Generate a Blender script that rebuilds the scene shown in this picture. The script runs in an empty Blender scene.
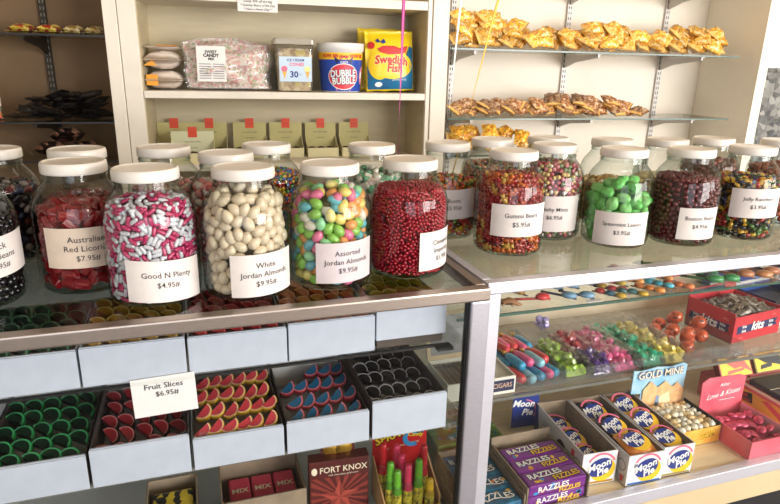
import bpy, bmesh, math, random
import numpy as np
from mathutils import Matrix, Vector

PI = math.pi
R = math.radians
random.seed(7)
SC = bpy.context.scene
COL = SC.collection

# ------------------------------------------------------------------ materials
def lin(c):
    out = []
    for v in c[:3]:
        v = v / 255.0
        out.append(v / 12.92 if v <= 0.04045 else ((v + 0.055) / 1.055) ** 2.4)
    return (out[0], out[1], out[2], 1.0)

MATS = {}
def M(name, rgb, rough=0.5, metal=0.0, var=0.0, scale=20.0, rgb2=None, coat=0.0, spec=0.5, sss=0.0, stretch=None, bump=0.0):
    """principled material; var or rgb2 mixes a second tone through noise"""
    if name in MATS:
        return MATS[name]
    m = bpy.data.materials.new(name)
    m.use_nodes = True
    nt = m.node_tree
    b = nt.nodes['Principled BSDF']
    b.inputs['Base Color'].default_value = lin(rgb)
    b.inputs['Roughness'].default_value = rough
    b.inputs['Metallic'].default_value = metal
    b.inputs['Specular IOR Level'].default_value = spec
    if coat:
        b.inputs['Coat Weight'].default_value = coat
        b.inputs['Coat Roughness'].default_value = 0.08
    if sss:
        b.inputs['Subsurface Weight'].default_value = sss
        b.inputs['Subsurface Radius'].default_value = (0.01, 0.01, 0.01)
        b.inputs['Subsurface Scale'].default_value = 0.3
    if var or rgb2 or bump:
        tc = nt.nodes.new('ShaderNodeTexCoord')
        mp = nt.nodes.new('ShaderNodeMapping')
        if stretch:
            mp.inputs['Scale'].default_value = stretch
        nz = nt.nodes.new('ShaderNodeTexNoise')
        nz.inputs['Scale'].default_value = scale
        nz.inputs['Detail'].default_value = 4
        nt.links.new(tc.outputs['Object'], mp.inputs['Vector'])
        nt.links.new(mp.outputs['Vector'], nz.inputs['Vector'])
        if var or rgb2:
            cr = nt.nodes.new('ShaderNodeValToRGB')
            c2 = rgb2 or tuple(max(0, min(255, v * (1 - var))) for v in rgb)
            cr.color_ramp.elements[0].position = 0.35
            cr.color_ramp.elements[1].position = 0.65
            cr.color_ramp.elements[0].color = lin(c2)
            cr.color_ramp.elements[1].color = lin(rgb)
            nt.links.new(nz.outputs['Fac'], cr.inputs['Fac'])
            nt.links.new(cr.outputs['Color'], b.inputs['Base Color'])
        if bump:
            bp = nt.nodes.new('ShaderNodeBump')
            bp.inputs['Strength'].default_value = bump
            bp.inputs['Distance'].default_value = 0.002
            nt.links.new(nz.outputs['Fac'], bp.inputs['Height'])
            nt.links.new(bp.outputs['Normal'], b.inputs['Normal'])
    MATS[name] = m
    return m

def glass(name, tint=(250, 252, 250), edge=(190, 205, 198), refl=1.0, ior=1.45, rough=0.02, film=0.0, film_rgb=(255, 255, 255)):
    """thin clear sheet: see-through with Fresnel reflections, denser where looked at edge-on"""
    if name in MATS:
        return MATS[name]
    m = bpy.data.materials.new(name)
    m.use_nodes = True
    nt = m.node_tree
    nt.nodes.clear()
    out = nt.nodes.new('ShaderNodeOutputMaterial')
    tr = nt.nodes.new('ShaderNodeBsdfTransparent')
    gl = nt.nodes.new('ShaderNodeBsdfGlossy')
    gl.inputs['Roughness'].default_value = rough
    mix = nt.nodes.new('ShaderNodeMixShader')
    # Schlick's form of Fresnel reflection, the same on both sides of the sheet
    f0 = ((ior - 1) / (ior + 1)) ** 2 * refl
    fc = nt.nodes.new('ShaderNodeLayerWeight'); fc.inputs['Blend'].default_value = 0.5
    pw = nt.nodes.new('ShaderNodeMath'); pw.operation = 'POWER'; pw.inputs[1].default_value = 5.0
    mu = nt.nodes.new('ShaderNodeMath'); mu.operation = 'MULTIPLY_ADD'
    mu.inputs[1].default_value = 1.0 - f0; mu.inputs[2].default_value = f0
    lw = nt.nodes.new('ShaderNodeLayerWeight')
    lw.inputs['Blend'].default_value = 0.35
    mc = nt.nodes.new('ShaderNodeMixRGB')
    mc.inputs[1].default_value = lin(tint)
    mc.inputs[2].default_value = lin(edge)
    nt.links.new(lw.outputs['Facing'], mc.inputs[0])
    nt.links.new(mc.outputs[0], tr.inputs['Color'])
    nt.links.new(fc.outputs['Facing'], pw.inputs[0]); nt.links.new(pw.outputs[0], mu.inputs[0])
    nt.links.new(mu.outputs[0], mix.inputs[0])
    if film:
        df = nt.nodes.new('ShaderNodeBsdfDiffuse')
        df.inputs['Color'].default_value = lin(film_rgb)
        m2 = nt.nodes.new('ShaderNodeMixShader')
        m2.inputs[0].default_value = film
        nt.links.new(tr.outputs[0], m2.inputs[1])
        nt.links.new(df.outputs[0], m2.inputs[2])
        nt.links.new(m2.outputs[0], mix.inputs[1])
    else:
        nt.links.new(tr.outputs[0], mix.inputs[1])
    nt.links.new(gl.outputs[0], mix.inputs[2])
    nt.links.new(mix.outputs[0], out.inputs['Surface'])
    MATS[name] = m
    return m

def lumps(name, colours, scale=120.0, rough=0.3, bump=0.6, coat=0.3):
    """small pieces of several colours seen through a bag wall: Voronoi cells"""
    if name in MATS:
        return MATS[name]
    m = bpy.data.materials.new(name)
    m.use_nodes = True
    nt = m.node_tree
    b = nt.nodes['Principled BSDF']
    b.inputs['Roughness'].default_value = rough
    b.inputs['Coat Weight'].default_value = coat
    b.inputs['Coat Roughness'].default_value = 0.12
    tc = nt.nodes.new('ShaderNodeTexCoord')
    vo = nt.nodes.new('ShaderNodeTexVoronoi')
    vo.inputs['Scale'].default_value = scale
    sep = nt.nodes.new('ShaderNodeSeparateColor')
    cr = nt.nodes.new('ShaderNodeValToRGB')
    cr.color_ramp.interpolation = 'CONSTANT'
    el = cr.color_ramp.elements
    while len(el) < len(colours):
        el.new(0.5)
    for i, c in enumerate(colours):
        el[i].position = i / len(colours)
        el[i].color = lin(c)
    bp = nt.nodes.new('ShaderNodeBump')
    bp.inputs['Strength'].default_value = bump
    bp.inputs['Distance'].default_value = 0.004 if scale > 20 else 0.03
    bp.invert = True
    nt.links.new(tc.outputs['Object'], vo.inputs['Vector'])
    nt.links.new(vo.outputs['Color'], sep.inputs[0])
    nt.links.new(sep.outputs[0], cr.inputs['Fac'])
    nt.links.new(cr.outputs['Color'], b.inputs['Base Color'])
    nt.links.new(vo.outputs['Distance'], bp.inputs['Height'])
    nt.links.new(bp.outputs['Normal'], b.inputs['Normal'])
    MATS[name] = m
    return m

def candy(rgb, rough=0.28, coat=0.25):
    return M('candy %d %d %d' % tuple(rgb[:3]), rgb, rough, var=0.12, scale=60, coat=coat)

# ------------------------------------------------------------------ mesh builder
class Face:
    """a flat patch in space for decals and lettering"""
    def __init__(s, o, ux, uy):
        s.o = Vector(o); s.ux = Vector(ux).normalized(); s.uy = Vector(uy).normalized()
        s.n = s.ux.cross(s.uy).normalized()
    def at(s, x, y, layer=1):
        return s.o + s.ux * x + s.uy * y + s.n * (0.0004 * layer)

TEXT_CACHE = {}
def text_geo(body, bold=0.0, shear=0.0, align='CENTER', gap=1.0):
    key = (body, bold, shear, align, gap)
    if key not in TEXT_CACHE:
        cu = bpy.data.curves.new('text', 'FONT')
        cu.body = body; cu.size = 1.0; cu.offset = bold; cu.shear = shear
        cu.align_x = align; cu.align_y = 'CENTER'; cu.resolution_u = 2; cu.space_character = gap
        ob = bpy.data.objects.new('text', cu)
        COL.objects.link(ob)
        dg = bpy.context.evaluated_depsgraph_get()
        me = bpy.data.meshes.new_from_object(ob.evaluated_get(dg))
        vs = [(v.co.x, v.co.y) for v in me.vertices]
        fs = [tuple(p.vertices) for p in me.polygons]
        bpy.data.objects.remove(ob); bpy.data.curves.remove(cu); bpy.data.meshes.remove(me)
        TEXT_CACHE[key] = (vs, fs)
    return TEXT_CACHE[key]

class MB:
    def __init__(s):
        s.v = []; s.f = []; s.mi = []; s.sm = []
    def add(s, vs, fs, mi=0, smooth=False, T=None):
        n = len(s.v)
        if T is not None:
            vs = [T @ Vector(v) for v in vs]
        s.v.extend(tuple(v) for v in vs)
        for f in fs:
            s.f.append(tuple(i + n for i in f)); s.mi.append(mi); s.sm.append(smooth)
        return s
    def box(s, x0, x1, y0, y1, z0, z1, mi=0, T=None, bev=0.0):
        if bev > 0:
            bm = bmesh.new()
            bmesh.ops.create_cube(bm, size=1.0)
            for v in bm.verts:
                v.co = Vector(((x0 + x1) / 2 + v.co.x * (x1 - x0), (y0 + y1) / 2 + v.co.y * (y1 - y0), (z0 + z1) / 2 + v.co.z * (z1 - z0)))
            bmesh.ops.bevel(bm, geom=bm.edges[:], offset=bev, segments=2, affect='EDGES', profile=0.6)
            bm.verts.ensure_lookup_table()
            s.add([v.co[:] for v in bm.verts], [tuple(v.index for v in f.verts) for f in bm.faces], mi, False, T)
            bm.free()
            return s
        vs = [(x0, y0, z0), (x1, y0, z0), (x1, y1, z0), (x0, y1, z0), (x0, y0, z1), (x1, y0, z1), (x1, y1, z1), (x0, y1, z1)]
        fs = [(0, 3, 2, 1), (4, 5, 6, 7), (0, 1, 5, 4), (1, 2, 6, 5), (2, 3, 7, 6), (3, 0, 4, 7)]
        return s.add(vs, fs, mi, False, T)
    def lathe(s, prof, n=32, mi=0, T=None, smooth=True, cap0=True, cap1=True):
        vs, fs = [], []
        for r, z in prof:
            for k in range(n):
                a = 2 * PI * k / n
                vs.append((r * math.cos(a), r * math.sin(a), z))
        for i in range(len(prof) - 1):
            for k in range(n):
                k2 = (k + 1) % n
                fs.append((i * n + k, i * n + k2, (i + 1) * n + k2, (i + 1) * n + k))
        if cap0: fs.append(tuple(reversed(range(n))))
        if cap1: fs.append(tuple((len(prof) - 1) * n + k for k in range(n)))
        return s.add(vs, fs, mi, smooth, T)
    def ell(s, c, rx, ry, rz, mi=0, T=None, n=12, m=7, smooth=True, power=None):
        vs, fs = [(0, 0, -1)], []
        for j in range(1, m):
            t = -PI / 2 + PI * j / m
            for k in range(n):
                a = 2 * PI * k / n
                vs.append((math.cos(t) * math.cos(a), math.cos(t) * math.sin(a), math.sin(t)))
        vs.append((0, 0, 1))
        for k in range(n):
            fs.append((0, 1 + (k + 1) % n, 1 + k))
            for j in range(m - 2):
                a, b = 1 + j * n + k, 1 + j * n + (k + 1) % n
                fs.append((a, b, b + n, a + n))
            fs.append((1 + (m - 2) * n + k, 1 + (m - 2) * n + (k + 1) % n, len(vs) - 1))
        vs = [Vector((c[0] + rx * x, c[1] + ry * y, c[2] + rz * z)) for x, y, z in vs]
        return s.add(vs, fs, mi, smooth, T)
    def tube(s, pts, r, n=8, mi=0, T=None, smooth=True):
        pts = [Vector(p) for p in pts]
        rs = r if isinstance(r, (list, tuple)) else [r] * len(pts)
        vs, fs = [], []
        up0 = Vector((0, 0, 1))
        for i, p in enumerate(pts):
            d = (pts[min(i + 1, len(pts) - 1)] - pts[max(i - 1, 0)]).normalized()
            u = up0 if abs(d.dot(up0)) < 0.95 else Vector((1, 0, 0))
            a = d.cross(u).normalized(); b = d.cross(a)
            for k in range(n):
                t = 2 * PI * k / n
                vs.append(p + (a * math.cos(t) + b * math.sin(t)) * rs[i])
        for i in range(len(pts) - 1):
            for k in range(n):
                k2 = (k + 1) % n
                fs.append((i * n + k, i * n + k2, (i + 1) * n + k2, (i + 1) * n + k))
        fs.append(tuple(reversed(range(n)))); fs.append(tuple((len(pts) - 1) * n + k for k in range(n)))
        return s.add(vs, fs, mi, smooth, T)
    def prism(s, pts, z0, z1, mi=0, T=None, smooth=False):
        n = len(pts)
        vs = [(x, y, z0) for x, y in pts] + [(x, y, z1) for x, y in pts]
        fs = [tuple(reversed(range(n))), tuple(range(n, 2 * n))]
        for k in range(n):
            k2 = (k + 1) % n
            fs.append((k, k2, n + k2, n + k))
        return s.add(vs, fs, mi, smooth, T)
    def decal(s, F, pts, mi, layer=1):
        return s.add([F.at(x, y, layer) for x, y in pts], [tuple(range(len(pts)))], mi)
    def rect(s, F, x0, x1, y0, y1, mi, layer=1):
        return s.decal(F, [(x0, y0), (x1, y0), (x1, y1), (x0, y1)], mi, layer)
    def oval(s, F, cx, cy, rx, ry, mi, layer=1, rot=0.0, n=24, a0=0.0, a1=2 * PI):
        pts = []
        full = abs(a1 - a0 - 2 * PI) < 1e-6
        for k in range(n if full else n + 1):
            a = a0 + (a1 - a0) * k / n
            x, y = rx * math.cos(a), ry * math.sin(a)
            pts.append((cx + x * math.cos(rot) - y * math.sin(rot), cy + x * math.sin(rot) + y * math.cos(rot)))
        return s.decal(F, pts, mi, layer)
    def arc(s, F, cx, cy, r0, r1, a0, a1, mi, layer=1, n=20, sy=1.0):
        for k in range(n):
            t0, t1 = a0 + (a1 - a0) * k / n, a0 + (a1 - a0) * (k + 1) / n
            s.decal(F, [(cx + r * math.cos(t), cy + sy * r * math.sin(t)) for r, t in ((r0, t0), (r1, t0), (r1, t1), (r0, t1))], mi, layer)
        return s
    def text(s, body, size, mi, F, x=0.0, y=0.0, layer=2, bold=0.0, shear=0.0, rot=0.0, sx=1.0, align='CENTER', warp=None, gap=1.0):
        vs, fs = text_geo(body, bold, shear, align, gap)
        c, sn = math.cos(rot), math.sin(rot)
        out = []
        for a, b in vs:
            a, b = a * size * sx, b * size
            if warp: a, b = warp(a, b)
            out.append(F.at(x + a * c - b * sn, y + a * sn + b * c, layer) if not callable(F) else F(x + a * c - b * sn, y + a * sn + b * c))
        return s.add(out, fs, mi)
    def mesh(s, name, mats):
        me = bpy.data.meshes.new(name)
        me.from_pydata(s.v, [], s.f)
        for m in (mats if isinstance(mats, (list, tuple)) else [mats]):
            me.materials.append(m)
        me.polygons.foreach_set('material_index', s.mi)
        me.polygons.foreach_set('use_smooth', s.sm)
        me.update()
        return me

# ------------------------------------------------------------------ objects
def obj(name, mb, mats, parent=None, loc=None, rotz=0.0, mat=None):
    me = mb if isinstance(mb, bpy.types.Mesh) else mb.mesh(name, mats)
    o = bpy.data.objects.new(name, me)
    COL.objects.link(o)
    if mat is not None: o.matrix_world = mat
    if loc is not None: o.location = loc
    if rotz: o.rotation_euler = (0, 0, rotz)
    if parent is not None: o.parent = parent
    return o

def tag(o, label, cat, group=None, kind=None):
    o['label'] = label; o['category'] = cat
    if group: o['group'] = group
    if kind: o['kind'] = kind
    return o

def thing(name, label, cat, loc=(0, 0, 0), rotz=0.0, group=None, mat=None):
    o = bpy.data.objects.new(name, None)
    COL.objects.link(o)
    o.empty_display_size = 0.02
    if mat is not None: o.matrix_world = mat
    else:
        o.location = loc; o.rotation_euler = (0, 0, rotz)
    return tag(o, label, cat, group)

def struct(name, mb, mats, loc=None, rotz=0.0, parent=None):
    o = obj(name, mb, mats, parent, loc, rotz)
    if parent is None: o['kind'] = 'structure'
    return o

def dup(root, label, loc=None, rotz=None, group=None, mat=None):
    """a copy of a thing with copies of its parts and sub-parts"""
    r = root.copy(); COL.objects.link(r)
    if mat is not None: r.matrix_world = mat
    if loc is not None: r.location = loc
    if rotz is not None: r.rotation_euler = (0, 0, rotz)
    r['label'] = label
    if group: r['group'] = group
    for ch in list(root.children):
        c = ch.copy(); COL.objects.link(c); c.parent = r
        for g in ch.children:
            d = g.copy(); COL.objects.link(d); d.parent = c
    return r

# ------------------------------------------------------------------ frames of reference (metres)
# display cases: X runs along the counters to the right, Y away from the customer, Z up; tops at 1.05 m
TOP = 1.05
# wall shelving behind: a frame (u, v, z) turned by -4.4 degrees, v = 0 at the front edges of the shelves
BA = R(-4.4)
B0 = Vector((0.340, 2.225, 0.0))
def W(u, v, z):
    return B0 + Vector((math.cos(BA), math.sin(BA), 0)) * u + Vector((-math.sin(BA), math.cos(BA), 0)) * v + Vector((0, 0, z))
CAM = Vector((0.0, 0.0, TOP + 0.365))

# ------------------------------------------------------------------ shared materials
white_card = M('white card', (186, 194, 208), 0.7, var=0.03, scale=40)
paper = M('paper', (238, 235, 232), 0.75, var=0.03, scale=15)
ink = M('ink', (40, 38, 42), 0.7)
lid_white = M('white lid enamel', (222, 217, 210), 0.32, var=0.03, scale=30)
alu_reflection = M('brushed aluminium with warm reflection', (178, 164, 154), 0.36, metal=0.85, var=0.08, scale=90, stretch=(1, 30, 30))  # the warm brown reflection on the left top frame is put into the colour
alu = M('brushed aluminium', (196, 194, 204), 0.36, metal=0.75, var=0.08, scale=90, stretch=(1, 30, 30))
alu_pale = M('pale anodised aluminium', (214, 214, 224), 0.4, metal=0.6, var=0.05, scale=80, stretch=(1, 30, 30))
jar_glass = glass('jar glass', (252, 253, 252), (196, 208, 203), 1.0, 1.46)
pane_glass = glass('pane glass', (253, 254, 253), (240, 243, 239), 1.0, 1.5)
front_pane = glass('anti-glare pane glass', (254, 254, 254), (240, 243, 241), 0.5, 1.5)
edge_green = M('green glass edge', (62, 92, 80), 0.2)
frosted_pane = glass('scratched pane glass', (252, 252, 251), (240, 242, 238), 1.0, 1.5, rough=0.06, film=0.22, film_rgb=(214, 208, 196))
acrylic = glass('clear acrylic', (252, 252, 252), (215, 220, 222), 1.3, 1.5, film=0.03)
clear_film = glass('clear wrapper film', (252, 252, 252), (235, 235, 238), 1.4, 1.5, rough=0.10, film=0.03)
kraft = M('grey brown cardboard', (150, 132, 110), 0.8, var=0.12, scale=25)
kraft_dark = M('dark cardboard', (84, 74, 66), 0.85, var=0.15, scale=25)
# ------------------------------------------------------------------ the room
wall_paint = M('warm white wall paint', (236, 228, 214), 0.8, var=0.05, scale=3)
tan_shaded = M('shaded tan wall paint', (122, 98, 72), 0.85, var=0.08, scale=4)  # darkened tan: the left bay's shade is put into its colour
cream_paint = M('cream cabinet paint', (200, 186, 154), 0.55, var=0.05, scale=6, stretch=(1, 1, 6))
trim_paint = M('ivory trim paint', (236, 228, 214), 0.5, var=0.04, scale=8)
floor_mat = M('dark plank floor', (74, 60, 50), 0.6, var=0.2, scale=6)
dark_laminate = M('black laminate', (26, 25, 28), 0.5)

m = MB(); m.box(-2.6, 4.6, -2.9, 3.4, -0.06, 0.0); struct('floor', m, floor_mat)
m = MB(); m.box(-2.6, 4.6, -2.9, 3.4, 2.75, 2.81); struct('ceiling', m, M('ceiling paint', (222, 200, 168), 0.9))
m = MB(); m.box(-2.66, -2.6, -2.9, 3.4, 0, 2.75); struct('wall_left', m, wall_paint)
# right wall with a wide window
m = MB()
m.box(4.6, 4.68, -2.9, 3.4, 0, 0.8); m.box(4.6, 4.68, -2.9, 3.4, 2.45, 2.75)
m.box(4.6, 4.68, -2.9, -2.75, 0.8, 2.45); m.box(4.6, 4.68, -1.15, 3.4, 0.8, 2.45)
struct('wall_right', m, wall_paint)
# shop front behind the customer, with two display windows
m = MB()
m.box(-2.6, 4.6, -2.98, -2.9, 0, 0.55); m.box(-2.6, 4.6, -2.98, -2.9, 2.5, 2.75)
for a, b in ((-2.6, -1.9), (0.3, 0.8), (4.2, 4.6)):
    m.box(a, b, -2.98, -2.9, 0.55, 2.5)
struct('wall_front', m, wall_paint)
# back wall: behind the shelving bays, then forward of them around the right-hand window
m = MB()
m.box(-3.2, 2.02, 0.30, 0.38, 0, 2.75)
struct('wall_back', m, wall_paint, loc=W(0, 0, 0), rotz=BA)
m = MB()
m.box(1.97, 2.015, -0.05, 0.299, 0, 2.745)
struct('wall_return', m, M('pale panel paint', (246, 238, 222), 0.7, var=0.05, scale=3), loc=W(0, 0, 0), rotz=BA)
m = MB()
m.box(2.016, 4.35, 0.0, 0.08, 0, 0.95); m.box(2.016, 4.35, 0.0, 0.08, 2.45, 2.75)
m.box(3.6, 4.35, 0.0, 0.08, 0.95, 2.45)
struct('wall_window_side', m, wall_paint, loc=W(0, 0, 0), rotz=BA)
m = MB()
m.box(2.016, 2.045, -0.02, 0.1, 0.95, 2.45); m.box(3.56, 3.6, -0.02, 0.1, 0.95, 2.45)
m.box(2.045, 3.56, -0.02, 0.1, 2.41, 2.45); m.box(2.045, 3.56, -0.04, 0.1, 0.95, 0.985)
o = struct('window_1', m, trim_paint, loc=W(0, 0, 0), rotz=BA)
m = MB(); m.box(2.045, 3.56, 0.04, 0.045, 0.985, 2.41); obj('pane', m, pane_glass, parent=o)
# panel at the back of the left bay, its shade put into the tan
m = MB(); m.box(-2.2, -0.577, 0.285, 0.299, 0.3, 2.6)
struct('wall_bay_panel', m, tan_shaded, loc=W(0, 0, 0), rotz=BA)

# outside: a rough stone wall across the street
stone = lumps('rough stone', [(116, 110, 104), (84, 80, 78), (140, 132, 124), (66, 64, 66), (160, 152, 142), (98, 94, 90)], 15.0, rough=0.9, bump=1.0, coat=0.0)
m = MB(); m.box(5.14, 8.5, 3.0, 3.3, 0, 1.45)
for k in range(9):
    m.box(5.25 + k * 0.36, 5.25 + k * 0.36 + 0.3, 3.02, 3.28, 1.44, 1.5 + 0.08 * ((k * 7) % 3))
tag(obj('stone_wall', m, stone, loc=W(0, 0, 0), rotz=BA), 'rough grey stone wall outside the window', 'wall', kind='structure')

# ------------------------------------------------------------------ built-in bookcase between the bays
bk = thing('built_in_bookcase', 'cream built-in bookcase holding candy bags and tubs behind the left counter', 'bookcase', loc=W(0, 0, 0), rotz=BA)
m = MB(); m.box(-0.575, -0.533, -0.004, 0.285, 0, 2.6, bev=0.002); m.box(-0.531, -0.475, 0.0, 0.285, 0, 2.6, bev=0.002); obj('stile', m, trim_paint, bk)
m = MB(); m.box(0.525, 0.541, 0.0, 0.285, 0, 2.6, bev=0.002); m.box(0.543, 0.605, -0.006, 0.285, 0, 2.6, bev=0.003); obj('stile', m, trim_paint, bk)
m = MB(); m.box(-0.475, 0.525, 0.27, 0.284, 0.02, 2.6); obj('back_panel', m, cream_paint, bk)
for u0, u1 in ((-0.4749, -0.4725), (0.5225, 0.5249)):
    m = MB(); m.box(u0, u1, 0.012, 0.2699, 0.02, 2.6); obj('side_lining', m, cream_paint, bk)
for z0, z1 in ((0.0, 0.06), (0.55, 0.575), (1.048, 1.072), (1.301, 1.325), (1.618, 1.648), (1.95, 1.975), (2.3, 2.325)):
    m = MB(); m.box(-0.4724, 0.5224, 0.0, 0.2699, z0, z1, bev=0.0015); obj('shelf', m, trim_paint, bk)

# ------------------------------------------------------------------ slotted rails, brackets and glass shelves of the two bays
rail_grey = M('grey slotted steel', (196, 192, 188), 0.5, metal=0.2)
rail_shaded = M('shaded slotted steel', (40, 34, 28), 0.5, metal=0.4)  # rail steel coloured dark for the shade in the left bay
slot = M('slot shadow', (18, 17, 18), 0.9)
def wall_rail(u, vb, mat, label, slot_mat, group):
    t = thing('shelf_rail', label, 'shelf rail', loc=W(u, vb, 0), rotz=BA, group=group)
    m = MB(); m.box(-0.011, 0.011, -0.012, -0.0005, 0.35, 2.5); obj('channel', m, mat, t)
    m = MB()
    F = Face((0, -0.012, 0), (1, 0, 0), (0, 0, 1))
    z = 0.4
    while z < 2.45:
        for x in (-0.005, 0.005):
            m.rect(F, x - 0.0018, x + 0.0018, z, z + 0.011, 0)
        z += 0.022
    obj('slots', m, slot_mat, t)
def bracket(t, u, z, vb, depth, mat):
    m = MB()
    # tapering arm from the rail to the shelf front, in the v-z plane
    pts = [(vb - 0.014, -0.055), (vb - 0.014, -0.001), (vb - depth, -0.001), (vb - depth, -0.014), (vb - depth * 0.35, -0.032)]
    T = Matrix(((0, 0, 1, u), (1, 0, 0, 0), (0, 1, 0, 0), (0, 0, 0, 1)))
    m.prism(pts, -0.004, 0.004, T=T)
    m.box(u - 0.009, u + 0.009, vb - depth - 0.006, vb - depth + 0.02, -0.004, -0.0005)
    obj('bracket', m, mat, t)
for u, l in ((0.725, 'grey slotted shelf rail beside the bookcase'), (1.256, 'grey slotted shelf rail in the middle of the bright bay'), (1.746, 'grey slotted shelf rail nearest the window')):
    wall_rail(u, 0.30, rail_grey, l, slot, 'rails of the bright bay')
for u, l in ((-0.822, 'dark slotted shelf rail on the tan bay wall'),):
    wall_rail(u, 0.284, rail_shaded, l, M('pale slot', (120, 112, 96), 0.8), 'rails of the tan bay')
GS = {}
def glass_shelf(u0, u1, z, us, vb, label, rmat, emat, group):
    t = thing('glass_shelf', label, 'shelf', loc=W(0, 0, z), rotz=BA, group=group)
    m = MB(); m.box(u0, u1, 0.004, vb - 0.013, 0.0, 0.006); obj('pane', m, pane_glass, t)
    m = MB(); m.box(u0, u1, 0.0, 0.004, 0.0, 0.006); m.box(u1, u1 + 0.002, 0.0, vb - 0.013, 0, 0.006); obj('front_edge', m, emat, t)
    for u in us: bracket(t, u, z, vb, 0.275, rmat)
for z, l in ((1.748, 'highest glass shelf in the bright bay, mostly above the picture'), (1.487, 'glass shelf piled with orange snack bags'), (1.229, 'glass shelf carrying brown snack bags')):
    glass_shelf(0.62, 1.905, z, (0.725, 1.256, 1.746), 0.30, l, rail_grey, edge_green, 'glass shelves of the bright bay')
glass_shelf(0.62, 1.03, 1.085, (0.725,), 0.30, 'short low glass shelf just above the jar lids', rail_grey, edge_green, 'glass shelves of the bright bay')
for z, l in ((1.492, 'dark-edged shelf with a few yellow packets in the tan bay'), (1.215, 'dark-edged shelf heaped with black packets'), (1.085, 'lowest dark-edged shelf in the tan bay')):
    glass_shelf(-2.0, -0.58, z, (-0.822,), 0.284, l, rail_shaded, M('black shelf edge', (20, 18, 16), 0.4), 'dark-edged shelves of the tan bay')

# ------------------------------------------------------------------ display cases
case_interior = M('beige case laminate', (242, 226, 196), 0.6, var=0.06, scale=5)
deck_wood = M('maple deck laminate', (242, 224, 192), 0.5, var=0.06, scale=9, stretch=(1, 8, 8))
grey_deck = M('grey case laminate', (172, 180, 182), 0.45, var=0.06, scale=5)
shelf_wood = M('varnished shelf board', (150, 122, 92), 0.5, var=0.12, scale=12, stretch=(1, 10, 10))
gasket = M('black gasket', (18, 18, 20), 0.6)

def display_case(label, x0, x1, yf, yb, deck_z, deck_mat, back_mat, fmat, end_left, post_w):
    c = thing('display_case', label, 'display case')
    ft = 0.024   # frame thickness
    m = MB()     # top frame
    m.box(x0, x1, yf, yf + ft, TOP - 0.022, TOP + 0.001, bev=0.003)
    m.box(x0, x1, yb - ft, yb, TOP - 0.022, TOP + 0.001, bev=0.003)
    m.box(x0, x0 + 0.018, yf + ft, yb - ft, TOP - 0.022, TOP + 0.001, bev=0.002)
    m.box(x1 - 0.018, x1, yf + ft, yb - ft, TOP - 0.022, TOP + 0.001, bev=0.002)
    obj('top_frame', m, alu_reflection if fmat is alu else fmat, c)
    m = MB(); m.box(x0 + 0.018, x1 - 0.018, yf + ft, yb - ft, TOP - 0.0075, TOP - 0.0015); obj('top_glass', m, pane_glass, c)
    for px0, px1 in ((x0, x0 + post_w), (x1 - post_w, x1)):
        for py in (yf, yb - ft):
            m = MB(); m.box(px0, px1, py, py + ft, deck_z - 0.02, TOP - 0.022, bev=0.003); obj('post', m, fmat, c)
    m = MB(); m.box(x0 + post_w, x1 - post_w, yf + 0.001, yf + ft, deck_z - 0.024, deck_z + 0.008, bev=0.002); obj('bottom_rail', m, fmat, c)
    m = MB(); m.box(x0 + post_w, x1 - post_w, yf + 0.01, yf + 0.014, deck_z + 0.008, TOP - 0.022); obj('front_glass', m, front_pane, c)
    for gx in (x0 + post_w, x1 - post_w - 0.004):
        m = MB(); m.box(gx, gx + 0.004, yf + 0.008, yf + 0.02, deck_z + 0.008, TOP - 0.022); obj('gasket', m, gasket, c)
    for xe in (x0 + 0.008, x1 - 0.012):
        m = MB(); m.box(xe, xe + 0.004, yf + ft, yb - ft, deck_z, TOP - 0.022); obj('end_glass', m, front_pane, c)
    m = MB(); m.box(x0 + 0.012, x1 - 0.012, yf + ft, yb - 0.012, deck_z - 0.02, deck_z); obj('deck', m, deck_mat, c)
    m = MB(); m.box(x0 + 0.03, x1 - 0.03, yb - 0.012, yb - 0.004, deck_z, TOP - 0.022); obj('back_panel', m, back_mat, c)
    m = MB(); m.box(x0 + 0.002, x1 - 0.002, yf + 0.004, yb, deck_z - 0.092, deck_z - 0.024); obj('plinth', m, M('tan plinth laminate', (196, 174, 138), 0.6, var=0.05, scale=5), c)
    m = MB(); m.box(x0 + 0.02, x1 - 0.02, yf + 0.02, yb - 0.02, 0.0, deck_z - 0.092); obj('toe_kick', m, dark_laminate, c)
    return c
LX0, LX1, LYF = -0.72, 0.484, 0.878
RX0, RX1, RYF = 0.490, 2.05, 0.901
YB = 1.56
DECK = 0.50
lc = display_case('aluminium-framed glass case of fruit slice trays, left of the join', LX0, LX1, LYF, YB, DECK, grey_deck, M('grey back laminate', (170, 174, 174), 0.6, var=0.05, scale=4), alu, True, 0.036)
rc = display_case('aluminium-framed glass case of novelty candy and boxed bars', RX0, RX1, RYF, YB, DECK, deck_wood, case_interior, alu_pale, True, 0.028)
# inner shelves
m = MB(); m.box(LX0 + 0.02, LX1 - 0.02, 0.925, YB - 0.02, 0.927, 0.933); obj('shelf', m, pane_glass, lc)
m = MB(); m.box(LX0 + 0.02, 0.436, 0.934, 0.940, 0.922, 0.9265); m.box(0.405, 0.436, 0.915, 0.934, 0.922, 0.927); obj('shelf_rail', m, gasket, lc)
m = MB(); m.box(LX0 + 0.02, LX1 - 0.02, 0.905, YB - 0.02, 0.767, 0.774); obj('shelf', m, frosted_pane, lc)
m = MB(); m.box(RX0 + 0.014, RX1 - 0.014, 1.052, YB - 0.016, 0.913, 0.919); obj('shelf', m, pane_glass, rc)
m = MB(); m.box(RX0 + 0.014, RX1 - 0.014, 1.048, 1.052, 0.913, 0.919); obj('shelf_edge', m, edge_green, rc)
MID = 0.646
m = MB(); m.box(RX0 + 0.014, RX1 - 0.014, 1.154, YB - 0.016, MID - 0.008, MID); obj('shelf', m, frosted_pane, rc)
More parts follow.
